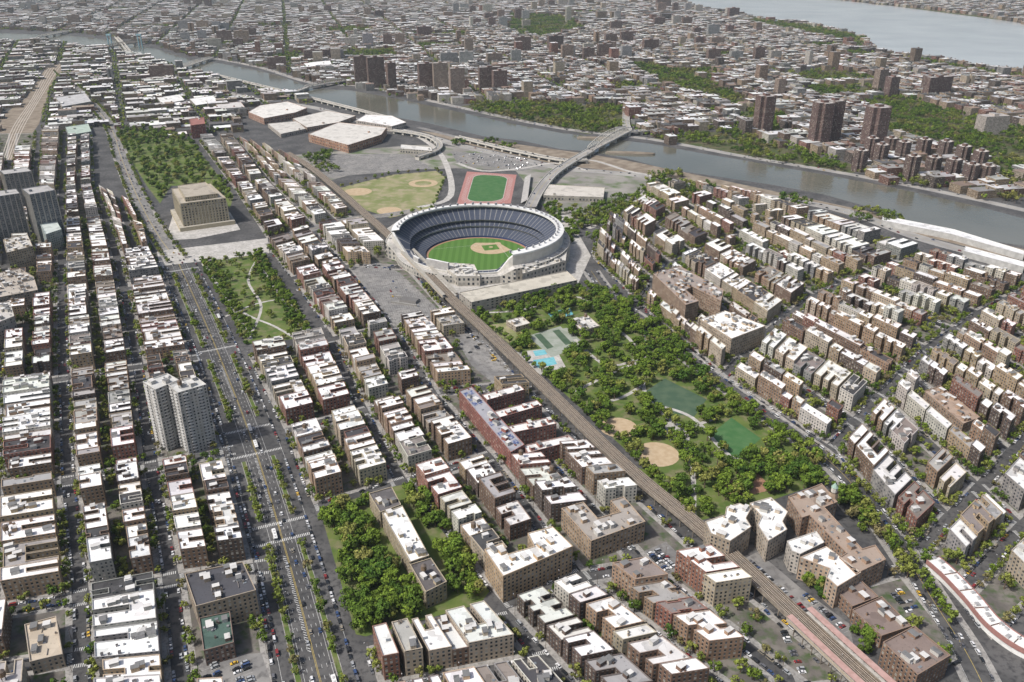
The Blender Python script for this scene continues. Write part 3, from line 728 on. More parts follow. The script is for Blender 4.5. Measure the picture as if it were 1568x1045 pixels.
def station(seg,name,col='canopy'):
    mb=MB()
    for s in (-1,1):
        a,b=(6.3,10.) if s>0 else (-10.,-6.3)
        ribbon(mb,seg,a,b,zd+1.1,'plaza',-.6)
        ribbon(mb,seg,a-.4,b+.3,zd+4.6,col,-.25,(.33,.3,.27))
        ribbon(mb,seg,b-.2 if s>0 else a-.0,b if s>0 else a+.2,zd+3,'trim',-2.,(.42,.36,.28))
        for x,y,an in resample(seg,8):
            o=s*8; walls(mb,rect(x-math.sin(an)*o,y+math.cos(an)*o,.3,.3,an),zd+1.1,zd+4.4,(.2,.2,.2),0,'trim')
            o=s*9; walls(mb,rect(x-math.sin(an)*o,y+math.cos(an)*o,.5,.5,an),0,zd+.5,(.2,.2,.2),0,'steel')
    mb.obj(name,'structures')
station([p for p in elw if 395<=PJ(*p)[1]<=470],'elevated_station','canopy')
M['pinkroof']=simple('station_canopy_pink',(.38,.24,.21),(.46,.3,.27),.3,.8)
station([p for p in elw if 955<=PJ(*p)[1]<=1100],'elevated_station','pinkroof')
for x,y,a in resample(elw,6.4):
    for o in (-9.3,9.3):
        if y<1000 and R()<.45 and y>350: car(x-math.sin(a)*o,y+math.cos(a)*o,a)

# ================================================================== STADIUM
home=(-20.6,1159.); e=(-.5,-.866); nv=(.866,-.5); C0=(home[0]+52*e[0],home[1]+52*e[1])
def sp2(r,t): return (C0[0]+r*(math.cos(t)*e[0]+math.sin(t)*nv[0]),C0[1]+r*(math.cos(t)*e[1]+math.sin(t)*nv[1]))
def ss(a,b,x): x=max(0,min(1,(x-a)/(b-a))); return x*x*(3-2*x)
prof=[(73,0,73,0,None,0),(73,2.6,73,3.2,'wallpad',0),(92,9.5,88,9.5,'seats',0),(92,12,88.5,10,'conc',0),(89,12.5,89.5,10,'conc',0),(99,17,92,11,'seats',0),(99,19.5,93,11,'conc',0),(93,20.5,94,11,'conc',0),(112,33,98,10.5,'seats',0),(114,33,100,10.5,'conc',0),(114,36,101,11.5,'lime',0),(117,36,102,11.5,'white',0),(117,23,102,9,'lime',1),(125.5,21,113,9,'plaza',0),(125.5,22.2,113,10,'lime',0),(126.3,22.2,113.8,10,'lime',0),(126.3,0,113.8,0,'facade',1)]
M['wallpad']=simple('outfield_wall_padding',(.03,.05,.12),(.04,.06,.14),.3)
M['lime']=simple('limestone',(.5,.48,.43),(.58,.56,.51),.15); st=MB(); NS=180
for i in range(NS):
    t0=-math.pi+2*math.pi*i/NS;t1=-math.pi+2*math.pi*(i+1)/NS
    w0=ss(.8,.95,abs(t0));w1=ss(.8,.95,abs(t1))
    for k in range(1,len(prof)):
        a,b=prof[k-1],prof[k]
        def pt(pf,t,w): r=pf[2]+(pf[0]-pf[2])*w; z=pf[3]+(pf[1]-pf[3])*w; p=sp2(r,t); return (p[0],p[1],z+.08),r
        (p0,r0),(p1,r1),(p2,r2),(p3,r3)=pt(a,t0,w0),pt(a,t1,w1),pt(b,t1,w1),pt(b,t0,w0)
        mat=b[4]
        if mat=='facade': st.face([p0,p1,p2,p3],'wall',(.52,.5,.45,1),[(t0*22,p0[2]/6.),(t1*22,p1[2]/6.),(t1*22,0),(t0*22,0)])
        else: st.face([p0,p1,p2,p3],mat,(.5,.5,.5),[(t0*13,r0),(t1*13,r1),(t1*13,r2),(t0*13,r3)])
    if w0>.9 and w1>.9:
        for ra,rb,z in ((107,117.5,39),):
            a,b,c,d=sp2(ra,t0),sp2(ra,t1),sp2(rb,t1),sp2(rb,t0)
            st.face([(*a,z),(*b,z),(*c,z-1),(*d,z-1)],'white'); st.face([(*a,z-2.2),(*b,z-2.2),(*b,z),(*a,z)],'white'); st.face([(*c,z-3.),(*d,z-3.),(*d,z-1),(*c,z-1)],'white')
        if i%4==0:
            p=sp2(113,t0); walls(st,rect(p[0],p[1],.7,.7,0),33,38,(0,0,0),0,'white')
        if i%3==0:
            p=sp2(110,t0); prism(st,rect(p[0],p[1],3.2,1.2,t0),39,42,(.3,.3,.32),(.5,.5,.5))
        if i%5==0:
            p=sp2(121,t0); prism(st,rect(p[0],p[1],4,3,t0),21,24,(.4,.4,.39),(.42,.42,.42))
st_o=st.obj('baseball_stadium','stadium')
pf=MB()
pf.face([(*sp2(73,6.2832*i/72),.14) for i in range(72)],'reddirt'); pf.face([(*sp2(69,6.2832*i/72),.2) for i in range(72)],'field')
def hp(a,d):
    return (home[0]+d*(math.cos(a)*e[0]+math.sin(a)*nv[0]),home[1]+d*(math.cos(a)*e[1]+math.sin(a)*nv[1]))
mo=hp(0,18.4)
arc=[]
for i in range(41):
    an=-2.2+4.4*i/40; q=(mo[0]+29*(math.cos(an)*e[0]+math.sin(an)*nv[0]),mo[1]+29*(math.cos(an)*e[1]+math.sin(an)*nv[1]))
    arc.append(q)
pf.face([(*q,.26) for q in arc[4:-4]]+[(*hp(0,-3),.26)],'dirt')
pf.face([(*q,.32) for q in (hp(0,4.5),hp(.66,25),hp(0,35.5),hp(-.66,25))],'field')
pf.face([(mo[0]+3*math.cos(i),mo[1]+3*math.sin(i),.38) for i in [k*.5236 for k in range(12)]],'dirt'); pf.face([(home[0]+5*math.cos(i),home[1]+5*math.sin(i),.4) for i in [k*.5236 for k in range(12)]],'dirt')
for sg in (-1,1):
    a=hp(sg*.785,1);b=hp(sg*.785,96);ang=math.atan2(b[1]-a[1],b[0]-a[0]); pf.face([(*q,.36) for q in rect((a[0]+b[0])/2,(a[1]+b[1])/2,95,.35,ang)],'paint')
o=pf.obj('playing_field','stadium'); o.parent=st_o
sb=MB()
for t,w,h0,h1 in ((0,34,10,22),(-.42,14,10,17),(.42,14,10,17)):
    p=sp2(98,t)
    an=math.atan2(p[1]-C0[1],p[0]-C0[0])+math.pi/2
    walls(sb,rect(p[0],p[1],w,3,an),h0,h1,(0,0,0),0,'conc'); sb.face([(*q,h1) for q in rect(p[0],p[1],w,3,an)],'white')
    q=sp2(96.3,t); walls(sb,rect(q[0],q[1],w-2,.2,an),h0+2,h1-2,(0,0,0),0,'glass')
o=sb.obj('scoreboard','stadium'); o.parent=st_o
addexc([sp2(133,6.2832*i/40) for i in range(40)])
done(custom('parking_garage',[(703,449),(722,464),(884,430),(868,416)],13,(.44,.41,.36),(.5,.47,.4),stuff=0,bay=6,fl=3.4))
done(custom('stadium_gate_building',[(668,402),(700,424),(735,424),(726,406)],13,(.54,.51,.45),(.56,.54,.5),stuff=1,bay=6,fl=6))
done(custom('stadium_gate_building',[(800,420),(866,400),(868,384),(846,380),(838,398),(800,408)],19,(.54,.51,.45),(.56,.54,.5),stuff=1,bay=6,fl=6))

# ================================================================== LANDMARK BUILDINGS
T=custom('courthouse',[(263,290),(322,282),(346,304),(276,313)],40,(.47,.41,.29),(.4,.36,.3),stuff=0,bay=4.5,fl=4)
p=T[1]; q=inset(p,9); bldg(T[0],q,46,(.47,.41,.29),(.38,.34,.28),z0=40); q2=inset(p,-7); prism(T[0],ccw(q2),.1,6,(.47,.41,.29),(.4,.37,.31))
for i in range(4):
    a,b=p[i],p[(i+1)%4];L=dist(a,b);n=int(L/4.5);an=math.atan2(b[1]-a[1],b[0]-a[0])
    for k in range(n+1): walls(T[0],rect(a[0]+(b[0]-a[0])*k/n+math.sin(an)*.3,a[1]+(b[1]-a[1])*k/n-math.cos(an)*.3,1.3,.9,an),6,34,(.5,.45,.34),0,'trim')
done(T)
for pp in ([(219,586),(256,573),(274,583),(238,598)],[(258,590),(300,578),(316,590),(272,603)]):
    T=custom('white_apartment_tower',pp,60,(.55,.54,.51),(.55,.55,.53),bay=3,fl=2.9)
    p=T[1]
    for k in range(1,21):
        for i in range(4):
            a,b=p[i],p[(i+1)%4]; L=dist(a,b);an=math.atan2(b[1]-a[1],b[0]-a[0])
            for s in (.25,.75): prism(T[0],rect(a[0]+(b[0]-a[0])*s+math.sin(an)*.6,a[1]+(b[1]-a[1])*s-math.cos(an)*.6,4,1.2,an),k*2.9-.1,k*2.9+.95,(.56,.55,.53),(.45,.45,.44))
    done(T)
def finned(name,pp,h,wc,rc,fin):
    T=custom(name,pp,h,wc,rc,bay=3,fl=3); p=T[1]
    for i in range(4):
        a,b=p[i],p[(i+1)%4];L=dist(a,b);n=max(2,int(L/6));an=math.atan2(b[1]-a[1],b[0]-a[0])
        for k in range(n+1): walls(T[0],rect(a[0]+(b[0]-a[0])*k/n+math.sin(an)*.35,a[1]+(b[1]-a[1])*k/n-math.cos(an)*.35,1.1,.8,an),0,h+1,fin,0,'trim')
    done(T)
finned('apartment_tower',[(-24,296),(24,290),(30,297),(-18,304)],66,(.22,.23,.24),(.4,.39,.38),(.44,.41,.37))
finned('apartment_tower',[(34,290),(72,284),(84,292),(45,299)],70,(.2,.22,.24),(.4,.39,.38),(.42,.39,.34))
finned('apartment_tower',[(0,262),(40,257),(48,263),(6,268)],60,(.24,.24,.24),(.4,.39,.38),(.38,.35,.3))
done(custom('civic_building',[(62,345),(86,338),(94,352),(70,360)],26,(.35,.42,.4),(.5,.55,.52)))
done(custom('apartment_building',[(5,368),(42,360),(50,378),(10,388)],30,(.42,.35,.25),(.5,.48,.44)))
done(custom('civic_building',[(-20,470),(15,462),(22,485),(-15,500)],28,(.42,.4,.36),(.5,.48,.45)))
done(custom('civic_building',[(-30,425),(30,412),(52,425),(58,445),(-20,460)],18,(.36,.3,.24),(.42,.38,.33)))
FH=[(490,782),(592,748),(620,742),(750,905),(735,925),(560,975),(545,972)]
sheet('garden_lawn',FH,.16,'grass')
for pp,h,rc in (([(585,787),(616,776),(657,852),(628,862)],15,(.78,.78,.76)),([(565,757),(600,747),(614,774),(582,786)],14,(.14,.13,.13)),([(628,866),(660,856),(684,892),(652,908)],14,(.12,.11,.11))):
    done(custom('tan_brick_mansion',pp,h,(.43,.36,.25),rc))
trees_in([(495,785),(560,765),(575,840),(520,850)],34,ptree,1.05); trees_in([(520,850),(590,840),(630,895),(645,948),(560,972),(530,930)],62,ptree,1.08)
trees_in([(618,752),(650,765),(740,890),(735,918),(695,918),(665,850)],38,ptree,1.)
done(custom('tan_brick_apartment_building',[(742,843),(770,833),(778,850),(818,838),(808,818),(846,808),(877,838),(770,884)],22,(.5,.37,.24),(.82,.82,.8)))
T=custom('red_brick_school',[(703,600),(722,593),(803,682),(782,694)],17,(.31,.12,.095),(.34,.34,.37),stuff=1)
q0=SP([(703,600),(722,593),(803,682),(782,694)],17)
for k in range(11):
    if k in (3,7): continue
    for s0,s1 in ((.16,.46),(.54,.84)):
        if R()<.85: T[0].face([(*q,17.25) for q in ccw([bil(q0,s0,.05+k*.084),bil(q0,s1,.05+k*.084),bil(q0,s1,.05+k*.084+.06),bil(q0,s0,.05+k*.084+.06)])],'bluewin')
done(T)
for pp,rc in (([(738,606),(795,590),(803,598),(746,614)],(.76,.76,.74)),([(755,632),(822,614),(830,622),(764,641)],(.74,.74,.72)),([(775,655),(842,640),(852,650),(785,664)],(.7,.7,.68)),([(802,684),(870,668),(880,676),(808,695)],(.74,.74,.72))):
    done(custom('red_brick_school_wing',pp,14,(.32,.15,.12),rc))
done(custom('tan_brick_apartment_building',[(860,780),(893,770),(915,795),(950,785),(935,768),(955,762),(988,800),(905,830)],17,(.43,.32,.22),(.34,.31,.28)))
T=custom('institutional_building',[(1207,762),(1258,742),(1282,770),(1262,778),(1320,842),(1340,836),(1356,858),(1310,880),(1285,855),(1296,848),(1240,790),(1228,794)],18,(.36,.25,.18),(.34,.27,.22))
c=S(1276,758,20); n=8
for r,z0,z1,co in ((3.6,18,23,(.4,.3,.22)),(2.4,23,27,(.55,.53,.48))): walls(T[0],[(c[0]+r*math.cos(6.283*i/n),c[1]+r*math.sin(6.283*i/n)) for i in range(n)],z0,z1,co,0,'trim')
for i in range(n): T[0].face([(c[0]+2.7*math.cos(6.283*i/n),c[1]+2.7*math.sin(6.283*i/n),27),(c[0]+2.7*math.cos(6.283*(i+1)/n),c[1]+2.7*math.sin(6.283*(i+1)/n),27),(c[0],c[1],31)],'trim',(.3,.42,.36))
done(T)
for pp,h,wc in (([(1080,800),(1110,790),(1112,778),(1132,772),(1150,780),(1142,795),(1150,808),(1118,830),(1088,818)],19,(.42,.35,.27)),([(1148,772),(1180,763),(1206,785),(1198,800),(1205,812),(1176,830),(1160,805),(1166,792)],18,(.5,.43,.35)),([(1205,830),(1250,815),(1262,832),(1225,850),(1212,845)],17,(.5,.46,.41)),([(1225,855),(1265,838),(1318,878),(1282,900),(1265,885),(1270,872)],18,(.46,.35,.26))):
    done(custom('tan_brick_apartment_building',pp,h,wc,(.82,.82,.8)))
for pp,h in (([(1280,905),(1318,890),(1345,915),(1305,930)],10),([(1305,935),(1350,915),(1395,960),(1350,975)],10),([(1352,985),(1400,960),(1455,1005),(1405,1035)],17)):
    done(custom('brown_brick_building',pp,h,(.26,.17,.12),(.23,.18,.16)))
trees_in([(1225,890),(1250,878),(1300,925),(1270,930)],12,ptree,.9); trees_in([(1310,955),(1345,985),(1330,1010),(1300,990)],8,ptree,.8)
pl=smooth(SP([(1420,858),(1445,880),(1478,915),(1512,955),(1560,990),(1620,1015)],7),6); mb=MB()
ribbon(mb,pl,0,10,7.,'roof',0.,(.74,.74,.72)); ribbon(mb,pl,-.7,-.1,7.5,'trim',4.,(.34,.18,.16)); ribbon(mb,pl,10.1,10.6,7.5,'trim',4.,(.34,.18,.16))
for x,y,a in resample(pl,5):
    o=U(2,8); prism(mb,ccw(rect(x-math.sin(a)*o,y+math.cos(a)*o,U(1.5,3),U(1.5,3),a)),6.95,8.3,(.5,.5,.5),(.35,.35,.35))
for x,y,a in resample(pl,16): walls(mb,rect(x-math.sin(a)*5,y+math.cos(a)*5,.35,9.6,a),7.0,7.8,(.3,.2,.17),0,'trim')
mb.obj('curved_market_building','buildings'); corridor(offs(pl,5),13)
done(custom('institutional_building',[(1415,600),(1440,592),(1500,640),(1475,650)],10,(.36,.26,.19),(.37,.28,.22)))
done(custom('brick_apartment_building',[(1000,420),(1040,408),(1108,445),(1104,462),(1060,440),(1050,445),(1070,462),(1050,468)],24,(.34,.24,.17),(.32,.27,.24)))
done(custom('white_roofed_apartment_building',[(1072,490),(1110,477),(1172,500),(1120,520)],22,(.45,.37,.28),(.8,.8,.78)))
done(custom('black_roofed_apartment_building',[(283,880),(372,862),(392,905),(300,930)],22,(.38,.31,.23),(.08,.08,.09)))
done(custom('tan_warehouse',[(38,958),(86,945),(96,1003),(46,1015)],10,(.4,.34,.27),(.5,.43,.34)))
T=custom('school_with_roof_playground',[(305,948),(352,938),(358,985),(312,998)],12,(.22,.15,.12),(.08,.13,.11)); done(T)
for pp,h,wc,rc in (([(472,206),(518,188),(592,196),(584,207),(533,223)],16,(.4,.23,.15),(.58,.56,.52)),([(380,172),(398,162),(440,156),(470,166),(452,173),(404,182)],14,(.44,.27,.2),(.66,.64,.6)),([(545,185),(560,176),(600,178),(622,188),(600,194)],12,(.45,.41,.37),(.76,.75,.73)),([(448,182),(500,170),(545,178),(518,188),(470,196)],9,(.4,.31,.25),(.58,.56,.52)),([(836,283),(926,288),(924,303),(832,300)],8,(.4,.38,.33),(.52,.49,.44)),([(614,222),(660,226),(662,232),(612,228)],9,(.4,.38,.33),(.62,.61,.58)),([(330,160),(368,156),(376,166),(340,170)],12,(.4,.23,.18),(.54,.52,.5)),([(410,190),(455,186),(468,198),(430,206)],8,(.45,.41,.36),(.54,.52,.48)),([(290,152),(325,147),(338,156),(300,162)],10,(.36,.33,.28),(.74,.74,.72)),([(240,150),(275,145),(283,154),(248,160)],9,(.36,.33,.28),(.7,.7,.68)),([(85,150),(130,143),(140,156),(95,164)],14,(.36,.33,.28),(.45,.45,.45)),([(100,195),(135,190),(140,202),(105,208)],10,(.36,.4,.36),(.38,.46,.4)),([(465,97),(505,93),(508,99),(470,103)],12,(.45,.45,.43),(.78,.78,.77))):
    done(custom('market_building',pp,h,wc,rc,bay=6,fl=6))
for pp in ([(1352,331),(1460,352),(1568,385),(1568,391),(1455,359),(1350,338)],[(1478,378),(1568,402),(1568,410),(1475,385)]): done(custom('rail_shed',pp,8,(.55,.55,.53),(.72,.72,.72),stuff=0,win=0))
done(custom('brick_building',[(290,183),(312,180),(314,190),(292,193)],28,(.36,.12,.09),(.3,.14,.12)))
done(custom('clubhouse',[(874,490),(900,484),(918,500),(890,508)],7,(.4,.34,.27),(.62,.6,.56)))
done(custom('clubhouse',[(775,492),(800,486),(812,496),(790,502)],6,(.4,.34,.27),(.6,.58,.53)))

# ================================================================== BLOCK GRIDS
A=[[(-220,1160),(128,1115),(285,1108),(440,1100)],[(-160,965),(124,915),(262,888),(402,868)],[(-130,775),(105,737),(232,714),(352,690)],
   [(-110,610),(98,580),(212,562),(302,548)],[(-90,480),(95,455),(190,443),(260,433)],[(-80,415),(95,402),(180,396),(240,390)],[(-70,300),(95,300),(150,292),(222,325)],[(-60,205),(100,203),(145,197),(168,200)]]
grid(A,skip=((6,2),))
B=[[(600,1160),(925,1110),(1130,1075),(1340,1055)],[(545,985),(760,930),(885,885),(1083,850)],[(472,782),(615,740),(745,700),(905,690)],[(428,664),(555,630),(660,602),(805,588)],[(372,545),(505,520),(600,500),(695,482)],[(330,440),(442,428),(525,408),(630,410)],[(300,400),(402,378),(478,356),(555,342)]]
grid(B,skip=((1,0),(4,0),(5,0)))
Cg=[[(404,368),(480,350),(548,335)],[(355,292),(415,285),(498,290)],[(300,217),(362,214),(440,242)]]
grid(Cg,roofs=ROOFN,floors=(4,5,5))
D=[[(900,392),(930,330),(975,296),(1040,285),(1110,293)],[(975,468),(1025,405),(1095,375),(1175,345),(1255,335)],[(1105,580),(1175,510),(1245,455),(1335,420),(1420,392)],[(1270,690),(1345,610),(1420,535),(1500,480),(1580,440)],[(1400,850),(1500,750),(1590,650),(1680,580),(1760,520)],[(1520,1000),(1640,880),(1760,780),(1850,700),(1950,640)]]
grid(D,roofs=ROOFN,tree=.85,gapy=(14,22),dens=.88,kerb=5.5,bl=11,ytree=2.2,lot=(16,38))
fill(SP([(1305,890),(1385,868),(1500,1010),(1400,1060)]))
# ================================================================== FAR DISTRICTS
M1=[(712,162),(770,158),(850,160),(930,162),(958,168),(955,200),(900,206),(850,196),(770,182),(700,165)]
M2=[(962,98),(1000,100),(1100,132),(1155,162),(1135,170),(1050,145),(975,112)]
M3=[(1330,152),(1380,150),(1480,178),(1568,195),(1800,240),(1800,300),(1568,262),(1540,285),(1500,250),(1400,215),(1330,205)]
M4=[(1000,212),(1090,202),(1150,212),(1230,235),(1300,250),(1320,262),(1300,266),(1140,238)]
M5=[(1150,29),(1262,45),(1322,60),(1326,76),(1270,62),(1150,36)]
M6=[(1335,82),(1400,92),(1568,118),(1900,172),(1900,180),(1568,126),(1400,99)]
M7=[(780,22),(860,25),(900,45),(830,60),(775,48)]; M8=[(1120,180),(1155,165),(1200,180),(1190,205),(1150,200)]
for m_ in (M1,M2,M3,M4,M5,M6,M7,M8):
    p=SP(m_); addexc(p); far=min(q[1] for q in p)>3000
    sheet('hillside_ground',m_,.05,'wood',ex=False); woods(m_,36 if far else 30,skip=.25)
for _ in range(26):   # scattered wooded courts and small parks in the far city
    px,py=U(60,1500),U(14,180)
    if py<np.interp(px,manx,many)-14:
        x,y=S(px,py)
        if exc(x,y): continue
        a,b=U(50,160),U(40,120); p=rect(x,y,a*2,b*2,.25); addexc(p); woods(p,34,True,.4,.25); sheet('small_park_lawn',p,.07,'wood',True,False)
woods([(1360,255),(1568,310),(1500,305),(1300,262)],28,skip=.4); woods([(1000,275),(1100,292),(1060,300),(960,330)],26,skip=.2); woods([(960,262),(1060,270),(1000,278)],28,skip=.3)
woods([(890,330),(960,300),(975,310),(920,372)],24,skip=.2); woods([(1200,305),(1300,326),(1420,380),(1300,340)],26,skip=.4); woods([(450,245),(500,235),(520,268),(480,262)],30,skip=.4); woods([(700,222),(860,252),(850,244),(720,212)],34,skip=.6); woods([(1300,322),(1568,398),(1568,392),(1300,316)],24,skip=.3)
def tower(x,y,h,w,ang,wc,rc=(.4,.38,.36),name='brick_tower_block'):
    c,s=math.cos(ang),math.sin(ang); k=w*.28
    o=[(-w/2,-k),(-k,-k),(-k,-w/2),(k,-w/2),(k,-k),(w/2,-k),(w/2,k),(k,k),(k,w/2),(-k,w/2),(-k,k),(-w/2,k)]
    p=[(x+c*a-s*b,y+s*a+c*b) for a,b in o]; mb=MB(); bldg(mb,p,h,wc,rc,bay=3.4,fl=2.9); prism(mb,rect(x,y,w*.3,w*.3,ang),h,h+5,wc,(.3,.3,.3)); mb.obj(name,'buildings')
    addexc(rect(x,y,w*1.1,w*1.1,ang))
def slab(x,y,h,w,d,ang,wc,name='brick_slab_tower'):
    p=rect(x,y,w,d,ang); mb=MB(); bldg(mb,p,h,wc,(.4,.38,.36),bay=3.4,fl=2.9); prism(mb,rect(x,y,w*.2,d*.6,ang),h,h+5,wc,(.3,.3,.3)); mb.obj(name,'buildings'); addexc(rect(x,y,w*1.1,d*1.3,ang))
brn=(.16,.10,.085)
for px,py,h,w in ((1166,206,84,38),(1252,226,92,40),(1268,222,92,38),(1334,230,88,44)): tower(*S(px,py),h,w,.3,jit(brn))
for px,py,h,w,d in ((557,132,84,48,20),(577,134,84,48,20),(600,136,72,24,24),(655,140,76,50,22),(675,142,80,40,22),(700,146,72,40,22),(750,140,66,62,20),(765,142,60,40,20),(718,85,60,30,20),(800,82,58,60,20),(850,80,58,60,18),(1432,150,55,80,20),(1345,140,60,30,22),(1362,150,55,30,22),(1192,150,50,22,20),(870,34,70,26,20),(1015,14,80,90,24),(1122,28,50,60,22),(995,80,45,60,20),(650,60,50,60,20),(480,95,40,60,20),(425,105,36,60,20),(508,92,36,60,20),(250,122,42,70,25),(1420,145,50,40,20),(1515,205,40,60,30)):
    slab(*S(px,py),h,w,d,.3+U(-.1,.1),jit((.45,.42,.37) if (px,py) in ((870,34),(1515,205)) else brn if R()<.8 else (.32,.25,.2)))
for i,(px,py) in enumerate([(1314,262),(1345,255),(1378,252),(1410,246),(1442,250),(1470,256),(1496,262),(1392,276),(1425,270),(1455,276),(1482,284),(1506,284),(1330,246),(1360,240)]):
    tower(*S(px,py),U(34,44),24,.45,jit((.15,.10,.085)),(.55,.53,.5))
for _ in range(38):
    px,py=U(0,1100),U(10,105)
    if py<np.interp(px,manx,many)-8:
        x,y=S(px,py)
        if exc(x,y): continue
        k=random.randint(1,4)
        for i in range(k):
            slab(x+i*U(60,80),y+U(-30,30),U(34,56),U(30,60),18,.25+U(-.05,.05),jit(pick([(brn,3),((.3,.22,.17),2),((.45,.42,.37),1.2),((.33,.33,.33),1.8)])))
def fabric(name,ang,inside,x0,x1,y0,y1,bd=62,bw=230,gap=20,roofs=ROOFD,fl=(4,5,5,6,6,4),tr=.5,lotw=(12,34),big=0.012):
    a=(-math.sin(ang),math.cos(ang)); s=(math.cos(ang),math.sin(ang))
    mb=MB(); tb=MB()
    for iv in range(-60,160):
        for iu in range(-52,52):
            u=iu*(bw+gap); v=iv*(bd+15)
            cx,cy=u*s[0]+v*a[0],u*s[1]+v*a[1]
            if not(x0<cx<x1 and y0<cy<y1): continue
            px,py=PJ(cx,cy)
            if px<-260 or px>1830: continue
            far=cy>4300
            u+=U(-4,4)
            for row in (0,1):
                t=0.
                while t<bw-8:
                    w=U(*lotw)*(1.5 if far else 1.); w=min(w,bw-t)
                    d=bd*.5-U(2.5,7); v0=v+ (0 if row==0 else bd-d)
                    def W(uu,vv): return (uu*s[0]+vv*a[0],uu*s[1]+vv*a[1])
                    c=W(u+t+w/2,v0+d/2); t+=w
                    if not inside(*c) or exc(*c): continue
                    if R()<.09:
                        for _ in range(3): leafclump(tb,(c[0]+U(-8,8),c[1]+U(-8,8),6),U(3.5,5),12,2.4,U(.6,1.3),'leaf' if R()<.6 else 'leafs',.8)
                        continue
                    p=[W(u+t-w,v0),W(u+t,v0),W(u+t,v0+d),W(u+t-w,v0+d)]
                    if w>15 and not far and R()<.55:
                        kk=d*U(.35,.6); n0,n1=u+t-w*.62,u+t-w*.38
                        p=[W(u+t-w,v0),W(u+t,v0),W(u+t,v0+d),W(n1,v0+d),W(n1,v0+d-kk),W(n0,v0+d-kk),W(n0,v0+d),W(u+t-w,v0+d)] if row==0 or R()<.5 else [W(u+t-w,v0),W(n0,v0),W(n0,v0+kk),W(n1,v0+kk),W(n1,v0),W(u+t,v0),W(u+t,v0+d),W(u+t-w,v0+d)]
                    h=random.choice(fl)*3.1+U(0,2)
                    if R()<big: h*=U(1.6,3)
                    wc=jit(tuple(k_*.8 for k_ in pick(WALL)),.2); rc=jit(pick(roofs),.15)
                    walls(mb,p,0,h,wc,1); mb.face([(q[0],q[1],h) for q in p],'roof',rc)
                    if not far:
                        m_=W(u+t-w*U(.15,.3),v0+d*U(.3,.7)); prism(mb,rect(m_[0],m_[1],U(2.5,4),U(3,5),ang),h,h+2.8,wc,jit(rc,.3))
                    if R()<tr:
                        c=W(u+t-w*R(),v+bd*.5+U(-3,3) if R()<.55 else v-7); sh=U(.7,1.3); hh=U(7,12)
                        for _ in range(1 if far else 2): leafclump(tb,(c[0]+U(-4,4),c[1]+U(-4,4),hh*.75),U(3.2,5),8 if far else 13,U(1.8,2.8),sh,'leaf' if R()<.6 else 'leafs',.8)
            k=0.
            while k<bd+12:     # avenue trees
                for du in (-6,-14):
                    c=((u+du)*s[0]+(v+k)*a[0],(u+du)*s[1]+(v+k)*a[1])
                    if R()<.6 and inside(*c) and not exc(*c): leafclump(tb,(c[0],c[1],7),U(3.2,4.5),8 if far else 12,2.2,U(.6,1.2),'leaf' if R()<.6 else 'leafs',.8)
                k+=13
    mb.obj(name,'far_city'); tb.obj('distant_street_trees','far_city')
def in_man(x,y):
    px,py=PJ(x,y); return py<np.interp(px,manx,many)-5
fabric('distant_city_buildings',math.radians(14),in_man,-6000,6500,1300,7600,tr=.75)
GR=SP([(-400,52),(100,66),(240,92),(340,124),(460,147),(480,165),(380,165),(372,200),(300,212),(170,200),(-60,205),(-400,205)])
fabric('distant_borough_buildings',math.radians(24),lambda x,y:inpoly(x,y,GR),-3000,400,1500,5000,62,150,22,ROOFM,(2,2,3,4,5,5),.85,(16,55))
sheet('far_shore_ground',[(1265,-3),(1340,6),(1568,36),(1900,84),(1900,60),(1568,8),(1265,-12)],.4,'wood',ex=False); woods([(1250,-2),(1340,5),(1568,33),(1900,80),(1900,60),(1568,10),(1250,-9)],60,skip=.3)
# ================================================================== BRIDGES
M['bridge']=simple('bridge_cream_paint',(.46,.445,.4),(.54,.52,.47),.3,.6)
def trunk2(mb,p0,p1,r,mat):
    a=Vector(p0);b=Vector(p1);d=(b-a).normalized();t=d.orthogonal().normalized();q=d.cross(t)
    for i in range(4):
        a0,a1=1.5708*i,1.5708*(i+1);c0=t*math.cos(a0)+q*math.sin(a0);c1=t*math.cos(a1)+q*math.sin(a1)
        mb.face([tuple(a+c0*r),tuple(a+c1*r),tuple(b+c1*r),tuple(b+c0*r)],mat)
def bridge(name,pts,w,z,truss=0,mat='steel',span=60,deck='highway'):
    P=SP(pts)
    if len(P)>2: P=smooth(P,6)
    rs=resample(P,9.5); pl=[(x,y) for x,y,_ in rs]+[P[-1]]; n=len(pl)-1; mb=MB()
    ribbon(mb,pl,-w/2,w/2,z,deck,-1.4); ribbon(mb,pl,-.2,.2,z+.02,'ypaint')
    for s in (-1,1):
        o=s*w/2; ribbon(mb,pl,o-.4,o+.4,z+1.2,mat,-2.8)
        if truss:
            A_=offs(pl,o)
            for i in range(n):
                k0=math.sin(math.pi*i/n)**.7 if i else 0;k1=math.sin(math.pi*(i+1)/n)**.7 if i<n-1 else 0
                zt0,zt1=z+truss*(.25+.75*k0),z+truss*(.25+.75*k1)
                trunk2(mb,(*A_[i],zt0),(*A_[i+1],zt1),.7,mat); trunk2(mb,(*A_[i],z),(*A_[i],zt0),.5,mat); trunk2(mb,(*A_[i],z),(*A_[i+1],zt1),.45,mat)
    for x,y,an in resample(pl,span): walls(mb,rect(x,y,5,w*.85,an),0,z-1.3,(.5,.48,.43),0,'trim')
    mb.obj(name,'structures')
    for x,y,a in rs:
        for o in (-w/4,w/4):
            if R()<.12: place(random.choice(CARS[:2]),'car',x-math.sin(a)*o,y+math.cos(a)*o,z+.02,1,a,'vehicles')
bridge('swing_bridge',[(905,236),(962,206)],16,9,17,'bridge',60)
